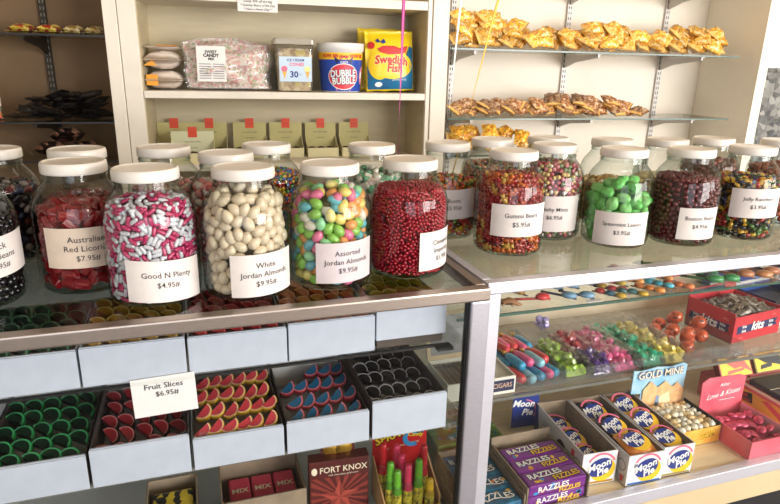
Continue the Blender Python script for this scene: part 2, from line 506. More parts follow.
m = MB(); m.box(RX0 + 0.014, RX1 - 0.014, 1.150, 1.154, MID - 0.008, MID); obj('shelf_edge', m, M('grey shelf edge', (112, 112, 104), 0.3), rc)
# ------------------------------------------------------------------ candy shapes
def sh_almond():
    m = MB(); m.ell((0, 0, 0), 0.0124, 0.0088, 0.0084, n=14, m=8)
    m.v = [(x, y * (1.0 - 0.16 * x / 0.0124), z * (1.0 - 0.16 * x / 0.0124)) for x, y, z in m.v]
    return m
def sh_capsule(L=0.0078, r=0.0034):
    m = MB(); prof = []
    for k in range(1, 5):
        a = -PI / 2 + PI / 2 * k / 4; prof.append((r * math.cos(a), -L + r + r * math.sin(a)))
    for k in range(0, 4):
        a = PI / 2 * k / 4; prof.append((r * math.cos(a), L - r + r * math.sin(a)))
    m.lathe(prof, 9, T=Matrix.Rotation(PI / 2, 4, 'Y'))
    return m
def sh_ball(r, sq=1.0, n=10, k=6):
    m = MB(); m.ell((0, 0, 0), r, r * 0.94, r * sq, n=n, m=k); return m
def sh_bean():
    m = MB(); m.ell((0, 0, 0), 0.0048, 0.0036, 0.0035, n=9, m=6); return m
def sh_leaf():
    m = MB(); m.ell((0, 0, 0), 0.0175, 0.0135, 0.0105, n=14, m=8)
    m.v = [(x, y * (1.1 - 0.35 * abs(x) / 0.0175) + 0.0012 * math.sin(x * 700), z + 0.001 * math.cos(y * 600)) for x, y, z in m.v]
    return m
def sh_bear():
    m = MB()
    m.ell((0, 0, 0), 0.0085, 0.0058, 0.0048, n=10, m=6)
    m.ell((0.0098, 0, 0.0005), 0.0048, 0.0046, 0.0044, n=9, m=6)
    for s in (-1, 1):
        m.ell((0.0132, 0.0036 * s, 0.001), 0.0018, 0.0018, 0.0016, n=6, m=4)
        m.ell((0.004, 0.0058 * s, 0.002), 0.0024, 0.003, 0.0024, n=6, m=4)
        m.ell((-0.0078, 0.0045 * s, 0.001), 0.0038, 0.0026, 0.0028, n=6, m=4)
    return m
def sh_chunk(r=0.0085, L=0.012):
    m = MB()
    n = 12; prof = []
    for z, k in ((-1, 0.75), (-0.92, 0.97), (0, 1.0), (0.92, 0.97), (1, 0.75)):
        prof.append((r * k, L * z))
    m.lathe(prof, n, smooth=False, T=Matrix.Rotation(PI / 2, 4, 'Y'))
    # ridges of the twisted rope
    vs = []
    for i, v in enumerate(m.v):
        a = math.atan2(v[2], v[1]) + v[0] * 90
        k = 1 + 0.1 * math.cos(5 * a); vs.append((v[0], v[1] * k, v[2] * k))
    m.v = vs; return m
def sh_pillow(a=0.009, b=0.0075, c=0.005):
    m = MB(); m.box(-a, a, -b, b, -c, c, bev=c * 0.75); return m
def sh_twist():
    """a sweet in a twisted wrapper: lump with two fanned ends"""
    m = MB(); m.ell((0, 0, 0), 0.0075, 0.0052, 0.0048, n=9, m=6)
    for s in (-1, 1):
        vs = [(0.0062 * s, 0, 0)]; k = 6
        for i in range(k):
            t = -0.75 + 1.5 * i / (k - 1)
            vs.append((s * (0.0062 + 0.0075 * math.cos(t)), 0.0085 * math.sin(t), 0.0016 * (-1) ** i))
        vs += [(x, y, z - 0.0006) for x, y, z in vs]
        n = k + 1
        fs = [(0, i, i + 1) for i in range(1, k)] + [(n, n + i + 1, n + i) for i in range(1, k)]
        fs += [(i, n + i, n + i + 1, i + 1) for i in range(1, k)]
        m.add(vs, fs, 0)
    return m
def sh_fruit():
    m = MB(); m.ell((0, 0, 0), 0.0056, 0.0045, 0.0042, n=9, m=6); return m

# ------------------------------------------------------------------ jars
JR = 0.072
PROF = [(0.052, 0.0), (0.064, 0.002), (0.0695, 0.007), (0.0717, 0.015), (0.072, 0.026), (0.072, 0.126), (0.0708, 0.139), (0.0675, 0.151), (0.062, 0.162), (0.0555, 0.1705), (0.0500, 0.1765), (0.0475, 0.182), (0.0475, 0.2055)]
def inner(z):
    z = max(z, 0.0)
    for (r0, z0), (r1, z1) in zip(PROF, PROF[1:]):
        if z0 <= z <= z1: return r0 + (r1 - r0) * (z - z0) / max(1e-9, z1 - z0) - 0.0022
    return PROF[-1][0] - 0.002
jar_mesh = None
def make_jar_parts():
    m = MB(); m.lathe(PROF, 56, cap1=False)
    m.lathe([(0.02, 0.006), (0.045, 0.004), (0.060, 0.0035), (0.067, 0.008)], 40, cap0=True, cap1=False)
    m.lathe([(0.0462, 0.2055), (0.0462, 0.182)], 40, cap0=False, cap1=False)
    m.lathe([(0.0475, 0.1845), (0.0493, 0.1855), (0.0493, 0.1875), (0.0475, 0.1885)], 40, cap0=False, cap1=False)
    g = m.mesh('glass_body', jar_glass)
    m = MB(); m.lathe([(0.0486, 0.1925), (0.0498, 0.1933), (0.0503, 0.1960), (0.0501, 0.2065), (0.0490, 0.2097), (0.0471, 0.2110), (0.0452, 0.2105), (0.0443, 0.2091), (0.0432, 0.2089), (0.015, 0.2091)], 56)
    l = m.mesh('lid', lid_white)
    return g, l
G_MESH, L_MESH = make_jar_parts()
tape = M('label paper', (220, 212, 208), 0.6, var=0.04, scale=25)
def face_angle(x, y): return math.atan2(CAM.y - y, CAM.x - x)
def make_jar(x, y, label, lab=None, lines=(), tone=None, group=None):
    """lab = (left angle, right angle, bottom z, top z, tilt) of the paper label, angles from the side facing the customer"""
    t = thing('candy_jar', label, 'jar', (x, y, TOP), group=group)
    obj('glass_body', G_MESH, None, t)
    obj('lid', L_MESH, None, t, rotz=random.uniform(0, 6))
    if lab:
        a0, a1, z0, z1, tilt = lab
        f = face_angle(x, y); r = JR + 0.0006
        m = MB(); n = 20; vs = []
        am = R((a0 + a1) / 2)
        def pt(a, z, rr=r):
            zz = z + tilt * (a - am) * JR
            return (rr * math.cos(f + a), rr * math.sin(f + a), zz)
        for k in range(n + 1):
            a = R(a0 + (a1 - a0) * k / n)
            vs += [pt(a, z0), pt(a, z1)]
        m.add(vs, [(2 * k, 2 * k + 2, 2 * k + 3, 2 * k + 1) for k in range(n)], 0, True)
        zc = (z0 + z1) / 2
        for i, (s, size, dz) in enumerate(lines):
            m.text(s, size, 1, lambda px, py: pt(am + px / JR, zc + py + 0.0, r + 0.0005), 0, dz, bold=0.004)
        obj('label', m, [tape if tone is None else tone, ink], t)
    return t

def relax(P, d, lo, hi, it=36):
    """push points apart until about d from each other (2-D)"""
    for _ in range(it):
        D = P[:, None, :] - P[None, :, :]
        L = np.sqrt((D ** 2).sum(-1)) + 1e-9
        np.fill_diagonal(L, 9)
        w = np.clip(d - L, 0, None) / L * 0.3
        P = P + (D * w[..., None]).sum(1)
        P = np.clip(P, lo, hi)
    return P

def relax_rods(P, A, offs, rads, lo, hi, it=45):
    """the same for elongated pieces, each a short row of discs along its angle"""
    offs = np.array(offs); rads = np.array(rads); n, k = len(P), len(offs)
    own = np.repeat(np.arange(n), k); O = np.tile(offs, n); RR = np.tile(rads, n)
    S = RR[:, None] + RR[None, :]; same = own[:, None] == own[None, :]
    for _ in range(it):
        U = np.column_stack([np.cos(A), np.sin(A)])
        C = P[own] + U[own] * O[:, None]
        D = C[:, None, :] - C[None, :, :]
        L = np.sqrt((D ** 2).sum(-1)) + 1e-9
        w = np.clip(S - L, 0, None) / L * 0.28; w[same] = 0
        F = (D * w[..., None]).sum(1)
        f = F.reshape(n, k, 2)
        P = P + f.sum(1) / k * 1.6
        tq = (O.reshape(n, k) * (U[:, None, 0] * f[..., 1] - U[:, None, 1] * f[..., 0])).sum(1)
        A = A + np.clip(tq / ((offs ** 2).sum() + 1e-9) * 0.8, -0.4, 0.4)
        P = np.clip(P, lo, hi)
    return P, A

RNG = np.random.default_rng(11)
def place_T(theta, z, depth, f, spin, tilt=0.25):
    r = inner(z) - depth
    n = Vector((math.cos(f + theta), math.sin(f + theta), 0))
    tg = Vector((-n.y, n.x, 0)); up = Vector((0, 0, 1))
    a = spin
    X = (tg * math.cos(a) + up * math.sin(a) + n * random.uniform(-tilt, tilt)).normalized()
    Zv = n; Y = Zv.cross(X).normalized(); Zv = X.cross(Y)
    p = n * r + up * z
    return Matrix(((X.x, Y.x, Zv.x, p.x), (X.y, Y.y, Zv.y, p.y), (X.z, Y.z, Zv.z, p.z), (0, 0, 0, 1)))

def fill(x, y, kind, where, shape, d, half, colours, top, mound=0.006, K=300, core=None, cat='candy', low=None, z0=None, rough=0.28, density=0.93, name=None, sss=0.0, no_core=False, rod=None, area=None):
    """candies in a jar. d: spacing, half: half thickness, colours: [(word, rgb, weight)]; the K that face the customer stand alone, the rest is one heap"""
    f = face_angle(x, y)
    zb = (z0 if z0 is not None else 0.0085) + half
    h = top - zb
    arc = R(125); L = 2 * arc * (JR - half)
    N = int(density * L * h / ((0.866 * d * d) if area is None else area * 1.12))
    P = np.column_stack([RNG.uniform(0, L, N), RNG.uniform(0, h, N)])
    A = RNG.uniform(0, PI, N)
    if rod: P, A = relax_rods(P, A, rod[0], rod[1], np.array([0, 0]), np.array([L, h]))
    elif N > 1: P = relax(P, d, np.array([0, 0]), np.array([L, h]))
    items = []
    for (px, pz), spin in zip(P, A):
        th = px / (JR - half) - arc; z = zb + pz
        if pz < d * 0.4: spin = random.uniform(-0.25, 0.25)
        items.append((abs(th) * 0.07, place_T(th, z, half * 1.12 + random.uniform(0, half * (0.9 if rod else 0.5)), f, spin, 0.22 if rod else 0.25)))
    # upper surface
    rt = inner(top) - half
    n2 = int(density * PI * rt * rt / (0.866 * d * d))
    Q = RNG.uniform(-rt, rt, (n2, 2))
    Q = relax(Q, d, -rt, rt)
    for qx, qy in Q:
        rr = math.hypot(qx, qy)
        if rr > rt: qx, qy = qx * rt / rr, qy * rt / rr; rr = rt
        z = top + mound * (1 - (rr / rt) ** 2) + random.uniform(-half, half) * 0.5
        lim = inner(z + half) - half
        if rr > lim: qx, qy = qx * lim / rr, qy * lim / rr
        Mx = Matrix.Translation((qx, qy, z)) @ Matrix.Rotation(random.uniform(0, 2 * PI), 4, 'Z') @ Matrix.Rotation(random.uniform(-0.5, 0.5), 4, 'Y') @ Matrix.Rotation(random.uniform(-0.6, 0.6), 4, 'X')
        front = (qx * math.cos(f) + qy * math.sin(f)) / rt
        items.append((0.02 + 0.06 * (1 - front), Mx))
    items.sort(key=lambda q: q[0])
    ws = [c[2] for c in colours]
    base = shape()
    meshes = [base.mesh(name or 'candy', candy(c[1], rough)) for c in colours]
    O = Matrix.Translation((x, y, TOP))
    g = '%ss %s' % (kind, where)
    rest = []
    for i, (_, T) in enumerate(items):
        ci = random.choices(range(len(colours)), ws)[0]
        if i < K:
            o = bpy.data.objects.new(name or 'candy', meshes[ci]); COL.objects.link(o)
            o.matrix_world = O @ T
            word = (colours[ci][0] + ' ') if colours[ci][0] else ''
            tag(o, ('%s%s %s' % (word, kind, where)), cat, g)
        else:
            rest.append((ci, T))
    # second layer, far side and middle: one heap
    lowb = (low or shape)()
    V = np.array(lowb.v)
    m = MB()
    for lay in ((1,) if not no_core else ()):
        rr = JR - half * 2.9
        L2 = 2 * PI * rr; N2 = int(0.8 * L2 * h / (0.866 * d * d))
        for _ in range(N2):
            th = random.uniform(-PI, PI)
            rest.append((random.choices(range(len(colours)), ws)[0], place_T(th, zb + random.uniform(0, h), half * 2.7, f, random.uniform(0, PI), 0.6)))
        for _ in range(int(N * 0.4)):
            th = random.uniform(R(120), R(240))
            rest.append((random.choices(range(len(colours)), ws)[0], place_T(th, zb + random.uniform(0, h), half, f, random.uniform(0, PI))))
    for ci, T in rest:
        A = np.array(T); VV = V @ A[:3, :3].T + A[:3, 3]
        m.add(VV.tolist(), lowb.f, ci, True)
    kept = []
    for a, b, c in m.v:          # the heap stays inside the glass
        c = max(c, 0.0085); rr = math.hypot(a, b); lim = inner(c) - 0.0012
        kept.append((a * lim / rr, b * lim / rr, c) if rr > lim else (a, b, c))
    m.v = kept
    mats = [candy(c[1], rough) for c in colours]
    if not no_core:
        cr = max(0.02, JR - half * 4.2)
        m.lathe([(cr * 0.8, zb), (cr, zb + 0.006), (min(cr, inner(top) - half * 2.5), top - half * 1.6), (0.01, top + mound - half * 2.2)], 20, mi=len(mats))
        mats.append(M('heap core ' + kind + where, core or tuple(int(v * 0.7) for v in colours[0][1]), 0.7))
    if m.v:
        o = obj('candy_heap', m, mats, loc=(x, y, TOP))
        tag(o, 'rest of the %ss %s, behind the front ones' % (kind, where), cat, kind='stuff')

lo_ell = lambda a, b, c: (lambda: MB().ell((0, 0, 0), a, b, c, n=7, m=5))
# ---- the front row, left counter
JX = dict(jelly=(-0.336, 1.048), ropeback=(-0.346, 1.280), licorice=(-0.181, 1.0925), redback=(-0.199, 1.254), capsule=(-0.067, 1.003), allsort=(-0.047, 1.262),
          white=(0.080, 0.988), pastelback=(0.064, 1.157), mini=(0.153, 1.275), assorted=(0.2255, 1.000), mint=(0.370, 1.236), cinnamon=(0.378, 1.019),
          runt=(0.550, 1.245), bear=(0.632, 1.095), nerd=(0.688, 1.296), melty=(0.783, 1.178), hidden=(0.850, 1.311), leaf=(0.897, 1.085), pale=(0.995, 1.251),
          bean=(1.055, 1.059), cream=(1.144, 1.230), wrapped=(1.238, 1.064), brown=(1.293, 1.232), edge=(1.452, 1.165))
def jar(k, *a, **kw): return make_jar(*JX[k], *a, **kw)
jar('jelly', 'jar of black jelly beans, cut off by the left edge', (-20, 78, 0.050, 0.112, 0.06), [('Black', 0.0135, 0.016), ('Jelly Beans', 0.0135, 0.001), ('$5.95#', 0.012, -0.014)])
fill(*JX['jelly'], 'black jelly bean', 'in the jar at the left edge', lambda: sh_ball(0.0075, 0.75), 0.0125, 0.0055, [('', (22, 20, 24), 1)], 0.128, K=45, low=lo_ell(0.0075, 0.0065, 0.0055), name='jelly_bean', rough=0.2)
jar('ropeback', 'jar of dark mixed candy behind the black jelly bean jar')
fill(*JX['ropeback'], 'dark wrapped candy', 'in the jar behind the jelly beans', sh_pillow, 0.018, 0.0055, [('black', (36, 30, 34), 4), ('dark blue', (50, 56, 92), 2), ('dark red', (110, 40, 40), 2), ('grey', (170, 160, 160), 1)], 0.140, K=30, low=lo_ell(0.009, 0.007, 0.005), name='wrapped_candy')
jar('licorice', 'jar of red rope licorice chunks with a paper price label', (-48, 54, 0.048, 0.114, -0.01), [('Australian', 0.0135, 0.014), ('Red Licorice', 0.0135, -0.001), ('$7.95#', 0.0125, -0.017)], tone=M('yellowed label paper', (216, 198, 180), 0.6, var=0.05, scale=25))
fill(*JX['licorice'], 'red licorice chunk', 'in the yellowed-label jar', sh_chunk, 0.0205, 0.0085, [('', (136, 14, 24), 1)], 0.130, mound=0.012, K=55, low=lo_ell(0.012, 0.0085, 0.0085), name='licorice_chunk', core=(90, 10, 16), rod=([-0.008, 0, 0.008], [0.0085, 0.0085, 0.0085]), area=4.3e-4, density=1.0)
jar('redback', 'jar of dark red candy behind the red licorice jar')
fill(*JX['redback'], 'dark red candy', 'in the jar behind the licorice', lambda: sh_ball(0.009), 0.017, 0.008, [('', (120, 24, 30), 1)], 0.115, K=20, low=lo_ell(0.009, 0.008, 0.008))
jar('capsule', 'jar of pink and white candy capsules with a paper label', (-35, 63, 0.010, 0.077, -0.07), [('Good N Plenty', 0.0125, 0.010), ('$4.95#', 0.012, -0.006)])
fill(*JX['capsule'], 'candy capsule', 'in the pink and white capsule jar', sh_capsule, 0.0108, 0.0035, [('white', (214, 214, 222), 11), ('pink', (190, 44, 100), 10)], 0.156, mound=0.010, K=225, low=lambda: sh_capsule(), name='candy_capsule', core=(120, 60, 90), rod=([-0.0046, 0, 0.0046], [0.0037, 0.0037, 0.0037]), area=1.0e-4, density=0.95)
jar('allsort', 'jar of pale and dark mixed candies behind the capsule jar')
fill(*JX['allsort'], 'mixed candy', 'in the jar behind the capsules', sh_pillow, 0.018, 0.0055, [('cream', (226, 208, 190), 5), ('pink', (222, 150, 150), 3), ('black', (40, 34, 34), 2)], 0.135, K=40, low=lo_ell(0.009, 0.0075, 0.005), name='mixed_candy')
jar('white', 'jar of white sugared almonds with a paper label', (-22, 68, 0.012, 0.082, 0.015), [('White', 0.013, 0.016), ('Jordan Almonds', 0.0125, 0.001), ('$9.95#', 0.0125, -0.014)])
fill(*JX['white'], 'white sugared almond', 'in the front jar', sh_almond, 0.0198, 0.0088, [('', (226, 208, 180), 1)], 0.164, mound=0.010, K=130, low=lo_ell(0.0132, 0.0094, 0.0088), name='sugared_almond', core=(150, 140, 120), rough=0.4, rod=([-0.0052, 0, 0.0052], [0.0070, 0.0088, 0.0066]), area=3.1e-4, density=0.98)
jar('pastelback', 'jar of pinkish white candies behind the white almond jar')
fill(*JX['pastelback'], 'pinkish candy', 'in the jar behind the white almonds', lambda: sh_ball(0.0085, 0.8), 0.016, 0.007, [('white', (230, 218, 210), 4), ('pink', (214, 130, 130), 4), ('red', (190, 70, 70), 2)], 0.150, K=35, low=lo_ell(0.0085, 0.008, 0.007), name='candy_ball')
jar('mini', 'jar of tiny rainbow candies behind the two almond jars')
fill(*JX['mini'], 'tiny rainbow candy', 'behind the two almond jars', lambda: sh_ball(0.0044, 0.7, 8, 5), 0.0086, 0.0034, [('orange', (224, 120, 40), 3), ('blue', (50, 100, 180), 3), ('red', (190, 40, 44), 2), ('yellow', (226, 196, 60), 2), ('green', (70, 150, 70), 2), ('brown', (80, 48, 36), 3)], 0.150, K=60, low=lo_ell(0.0044, 0.0042, 0.003), name='tiny_candy', core=(70, 60, 60))
jar('assorted', 'jar of pastel assorted almonds with a paper label', (-20, 68, 0.018, 0.088, 0.02), [('Assorted', 0.0125, 0.016), ('Jordan Almonds', 0.0125, 0.001), ('$9.95#', 0.0125, -0.014)], tone=M('shaded lilac paper', (206, 194, 196), 0.6, var=0.04, scale=25))
fill(*JX['assorted'], 'sugared almond', 'in the pastel assorted jar', sh_almond, 0.0208, 0.0088, [('green', (140, 196, 84), 4), ('blue', (104, 184, 196), 3), ('pink', (226, 116, 152), 3), ('orange', (234, 160, 92), 4), ('yellow', (232, 214, 120), 3), ('white', (230, 222, 206), 1.5), ('mint green', (150, 214, 160), 2)], 0.160, mound=0.009, K=130, low=lo_ell(0.0132, 0.0094, 0.0088), name='sugared_almond', core=(120, 120, 80), rough=0.35, rod=([-0.0052, 0, 0.0052], [0.0070, 0.0088, 0.0066]), area=3.1e-4, density=0.98)
jar('mint', 'jar of green and white mints behind the assorted almonds', (8, 60, 0.045, 0.11, 0.0), [])
fill(*JX['mint'], 'mint pillow', 'in the jar behind the red candy', sh_pillow, 0.017, 0.0055, [('green', (110, 180, 140), 3), ('white', (232, 228, 216), 3), ('pale pink', (232, 206, 196), 1)], 0.146, mound=0.012, K=35, low=lo_ell(0.009, 0.0075, 0.005), name='mint_pillow')
jar('cinnamon', 'jar filled with tiny glossy red candies, label at its right side', (17, 100, 0.020, 0.091, 0.03), [('Cinnamon', 0.0125, 0.014), ('Imperials', 0.0125, -0.001), ('$5.95#', 0.0125, -0.016)])
fill(*JX['cinnamon'], 'tiny red candy', 'in the right front jar of the left counter', lambda: sh_ball(0.0036, 0.85, 8, 5), 0.0070, 0.003, [('', (168, 12, 40), 1)], 0.158, mound=0.002, K=290, low=lo_ell(0.0036, 0.0034, 0.003), name='red_candy', core=(120, 8, 26), rough=0.15)
# ---- right counter
jar('runt', 'jar of small fruit-coloured hard candies with a paper label', (-30, 62, 0.050, 0.116, 0.03), [('Runts', 0.0125, 0.008), ('$5.95#', 0.0125, -0.008)])
fill(*JX['runt'], 'fruit candy', 'in the back jar beside the join', sh_fruit, 0.0112, 0.004, [('orange', (226, 110, 36), 4), ('green', (110, 140, 50), 3), ('yellow', (226, 186, 60), 2), ('red', (180, 44, 36), 3), ('brown', (84, 58, 36), 2)], 0.126, K=95, low=lo_ell(0.0056, 0.0045, 0.0042), name='fruit_candy', core=(110, 70, 30))
jar('bear', 'jar of red and amber gummy bears with a paper label', (-29, 72, 0.045, 0.111, 0.01), [('Gummi Bears', 0.0128, 0.010), ('$5.95#', 0.0135, -0.008)])
fill(*JX['bear'], 'gummy bear', 'in the front jar right of the join', sh_bear, 0.0172, 0.005, [('red', (150, 22, 26), 6), ('amber', (200, 96, 34), 3), ('yellow', (206, 160, 70), 1), ('rose', (166, 66, 56), 3)], 0.156, mound=0.004, K=115, low=lo_ell(0.011, 0.006, 0.005), name='gummy_bear', core=(130, 40, 26), rough=0.2, rod=([-0.007, 0, 0.009], [0.0062, 0.0066, 0.0050]), area=2.4e-4, density=1.05)
jar('nerd', 'jar of tiny mixed candy specks behind the gummy bears')
fill(*JX['nerd'], 'candy speck', 'in the jar behind the gummy bears', lambda: sh_ball(0.0042, 0.8, 8, 5), 0.0086, 0.0036, [('pale green', (160, 180, 140), 3), ('pink', (210, 140, 130), 3), ('orange', (210, 130, 60), 3), ('cream', (226, 206, 170), 3), ('grey blue', (120, 130, 140), 2)], 0.150, K=40, low=lo_ell(0.0042, 0.0038, 0.0034), name='candy_speck', core=(110, 100, 80))
jar('melty', 'jar of small round pastel mints with a paper label', (-36, 58, 0.024, 0.104, 0.02), [('Melty Mints', 0.0125, 0.010), ('$6.95#', 0.0125, -0.008)])
fill(*JX['melty'], 'round mint', 'in the jar right of the gummy bears', lambda: sh_ball(0.0055, 0.8, 9, 6), 0.0107, 0.0045, [('pink', (222, 140, 150), 5), ('white', (232, 224, 210), 3), ('rose', (190, 90, 100), 3), ('green', (130, 150, 110), 3), ('yellow', (226, 196, 130), 3)], 0.168, mound=0.004, K=165, low=lo_ell(0.005, 0.0047, 0.004), name='round_mint', core=(120, 90, 90))
jar('hidden', 'nearly hidden jar behind the round mints')
fill(*JX['hidden'], 'pale candy', 'in the nearly hidden jar', lambda: sh_ball(0.008), 0.016, 0.007, [('', (226, 190, 150), 1)], 0.09, K=8, low=lo_ell(0.008, 0.0075, 0.007))
jar('leaf', 'jar of green sugared leaf jellies with a paper label', (-36, 62, 0.010, 0.082, 0.01), [('Spearmint Leaves', 0.0118, 0.010), ('$3.95#', 0.0125, -0.008)])
fill(*JX['leaf'], 'green leaf jelly', 'in the half-full jar', sh_leaf, 0.0250, 0.0120, [('', (100, 190, 92), 3), ('light', (136, 208, 120), 2)], 0.100, mound=0.042, K=70, low=lo_ell(0.0175, 0.0135, 0.0105), name='leaf_jelly', core=(40, 110, 40), rough=0.6)
jar('pale', 'jar of pale candy behind the green leaf jellies')
fill(*JX['pale'], 'amber drop', 'in the jar behind the leaf jellies', lambda: sh_ball(0.0085), 0.016, 0.007, [('', (226, 176, 100), 2), ('pale', (236, 214, 160), 2)], 0.105, K=25, low=lo_ell(0.0085, 0.008, 0.007))
jar('bean', 'jar of dark red candy-coated peanuts, label at its right side', (-3, 72, 0.020, 0.090, 0.02), [('Boston Beans', 0.0125, 0.012), ('$4.95#', 0.0125, -0.006)])
fill(*JX['bean'], 'red coated peanut', 'in the dark red jar', lambda: sh_ball(0.0062, 0.85, 9, 6), 0.0120, 0.0052, [('', (104, 26, 32), 1)], 0.146, mound=0.004, K=165, low=lo_ell(0.0056, 0.005, 0.0047), name='coated_peanut', core=(60, 10, 16), rough=0.2)
jar('cream', 'jar of pale yellow candy behind the dark red jar')
fill(*JX['cream'], 'pale yellow candy', 'in the jar behind the dark red one', lambda: sh_ball(0.0085), 0.016, 0.007, [('', (234, 216, 160), 1)], 0.11, K=25, low=lo_ell(0.0085, 0.008, 0.007))
jar('wrapped', 'jar of twist-wrapped yellow and dark candies with a paper label', (-20, 74, 0.056, 0.123, 0.03), [('Jolly Ranchers', 0.0118, 0.010), ('$3.95#', 0.0125, -0.008)])
fill(*JX['wrapped'], 'twist-wrapped candy', 'in the jar second from the right edge', sh_twist, 0.0165, 0.005, [('yellow', (224, 176, 56), 5), ('black', (44, 40, 40), 4), ('red', (180, 56, 50), 2), ('green', (80, 120, 60), 2), ('blue', (60, 70, 110), 1)], 0.136, mound=0.006, K=110, low=lo_ell(0.009, 0.005, 0.005), name='twist_candy', core=(60, 50, 36), rod=([-0.0085, 0, 0.0085], [0.0048, 0.0052, 0.0048]), area=2.0e-4, density=1.05)
jar('brown', 'jar of reddish brown candy behind the twist-wrapped candies')
fill(*JX['brown'], 'reddish brown candy', 'in the jar behind the wrapped ones', lambda: sh_ball(0.0075), 0.0145, 0.0065, [('', (150, 84, 70), 2), ('darker', (110, 60, 54), 1)], 0.150, K=30, low=lo_ell(0.0075, 0.007, 0.0065))
jar('edge', 'jar of brown candy cut off by the right edge')
fill(*JX['edge'], 'brown candy', 'in the jar at the right edge', lambda: sh_ball(0.008), 0.0155, 0.007, [('', (150, 70, 50), 1)], 0.14, K=30, low=lo_ell(0.008, 0.0075, 0.007))
# ------------------------------------------------------------------ fruit slice trays in the left case
tray_in = M('tray inside card', (206, 206, 204), 0.75, var=0.05, scale=30)
side_shade = M('tray side shade', (58, 48, 46), 0.8)  # shade between the lower trays, painted onto their side panels
def make_tray(x0, x1, yf, yb, z0, z1, label, group, tone=white_card, side=None):
    """open white card box: floor, front with a folded lip, back and two sides"""
    t = thing('card_tray', label, 'tray', ((x0 + x1) / 2, yf, z0), group=group)
    w = (x1 - x0) / 2; D = yb - yf; H = z1 - z0
    m = MB(); m.box(-w + 0.002, w - 0.002, 0.003, D - 0.002, 0.0005, 0.003); obj('base', m, tray_in, t)
    m = MB(); m.box(-w, w, 0.0, 0.003, 0.0, H, bev=0.0008); m.box(-w + 0.001, w - 0.001, 0.0025, 0.007, H - 0.012, H + 0.0012, bev=0.001); obj('front_panel', m, tone, t)
    m = MB(); m.box(-w, w, D - 0.002, D, 0.0, H); obj('back_panel', m, tray_in, t)
    for s in (-1, 1):
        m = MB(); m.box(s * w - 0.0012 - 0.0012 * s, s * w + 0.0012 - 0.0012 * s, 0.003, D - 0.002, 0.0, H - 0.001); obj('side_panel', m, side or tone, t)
    return t
def slice_meshes(rind, rim, flesh, key):
    """half-moon jelly slice: flesh with a pale rim, rind round the curved side; lies in x-y, curved side towards +y"""
    r = 0.0172; th = 0.0150; n = 14
    m = MB()
    pts = [(r * 0.8 * math.cos(PI * k / n), r * 0.8 * math.sin(PI * k / n)) for k in range(n + 1)]
    m.prism(pts, 0.0, th + 0.0006, 0)
    for k in range(n):   # pale rim
        a, b = PI * k / n, PI * (k + 1) / n
        m.add([(q * math.cos(t), q * math.sin(t), th + 0.0009) for q, t in ((r * 0.8, a), (r * 0.9, a), (r * 0.9, b), (r * 0.8, b))], [(0, 1, 2, 3)], 1)
    m1 = m.mesh('jelly_slice', [candy(flesh, 0.35) if sum(flesh) > 100 else M('dark jelly %d %d %d' % flesh, flesh, 0.45, var=0.2, scale=60, spec=0.25), candy(rim, 0.5)])
    m = MB(); prof = [(r * 0.8, 0.0), (r, 0.001), (r, th - 0.001), (r * 0.9, th + 0.0008), (r * 0.8, th + 0.0004)]
    vs, fs = [], []
    for k in range(n + 1):
        a = PI * k / n
        vs += [(q * math.cos(a), q * math.sin(a), z) for q, z in prof]
    c = len(prof)
    for k in range(n):
        for j in range(c - 1):
            fs.append((k * c + j, (k + 1) * c + j, (k + 1) * c + j + 1, k * c + j + 1))
    fs += [tuple(range(c)), tuple(reversed(range(n * c, n * c + c)))]
    m.add(vs, fs, 0, True)
    m2 = m.mesh('rind', candy(rind, 0.35) if sum(rind) > 100 else M('dark rind %d %d %d' % rind, rind, 0.45, spec=0.25))
    return m1, m2
def slices(x0, x1, yf, yb, z, cols, rows, rind, rim, flesh, words, where, turn, skip=(), lean=32, edge=0.013):
    a, b = slice_meshes(rind, rim, flesh, words)
    g = 'jelly slices ' + where
    for j in range(rows):
        for i in range(cols):
            if (i, j) in skip: continue
            cx = x0 + (x1 - x0) * (i + 0.5 + 0.22 * (j % 2) - 0.1) / cols + random.uniform(-0.0015, 0.0015)
            cy = yf + (yb - yf) * (j + 0.5) / rows + random.uniform(-0.002, 0.002)
            T = Matrix.Translation((cx, cy, z + 0.011 + random.uniform(0, 0.003))) @ Matrix.Rotation(R(lean + random.uniform(-7, 7)), 4, 'X') @ Matrix.Rotation(R(turn + random.uniform(-14, 14)), 4, 'Z') @ Matrix.Translation((0, -0.006, 0))
            o = bpy.data.objects.new('jelly_slice', a); COL.objects.link(o); o.matrix_world = T
            tag(o, words + ' jelly slice ' + where, 'candy', g)
            r = bpy.data.objects.new('rind', b); COL.objects.link(r); r.parent = o

LOW = 'lower trays in the left case'
UP = 'upper trays in the left case'
zl = 0.7755
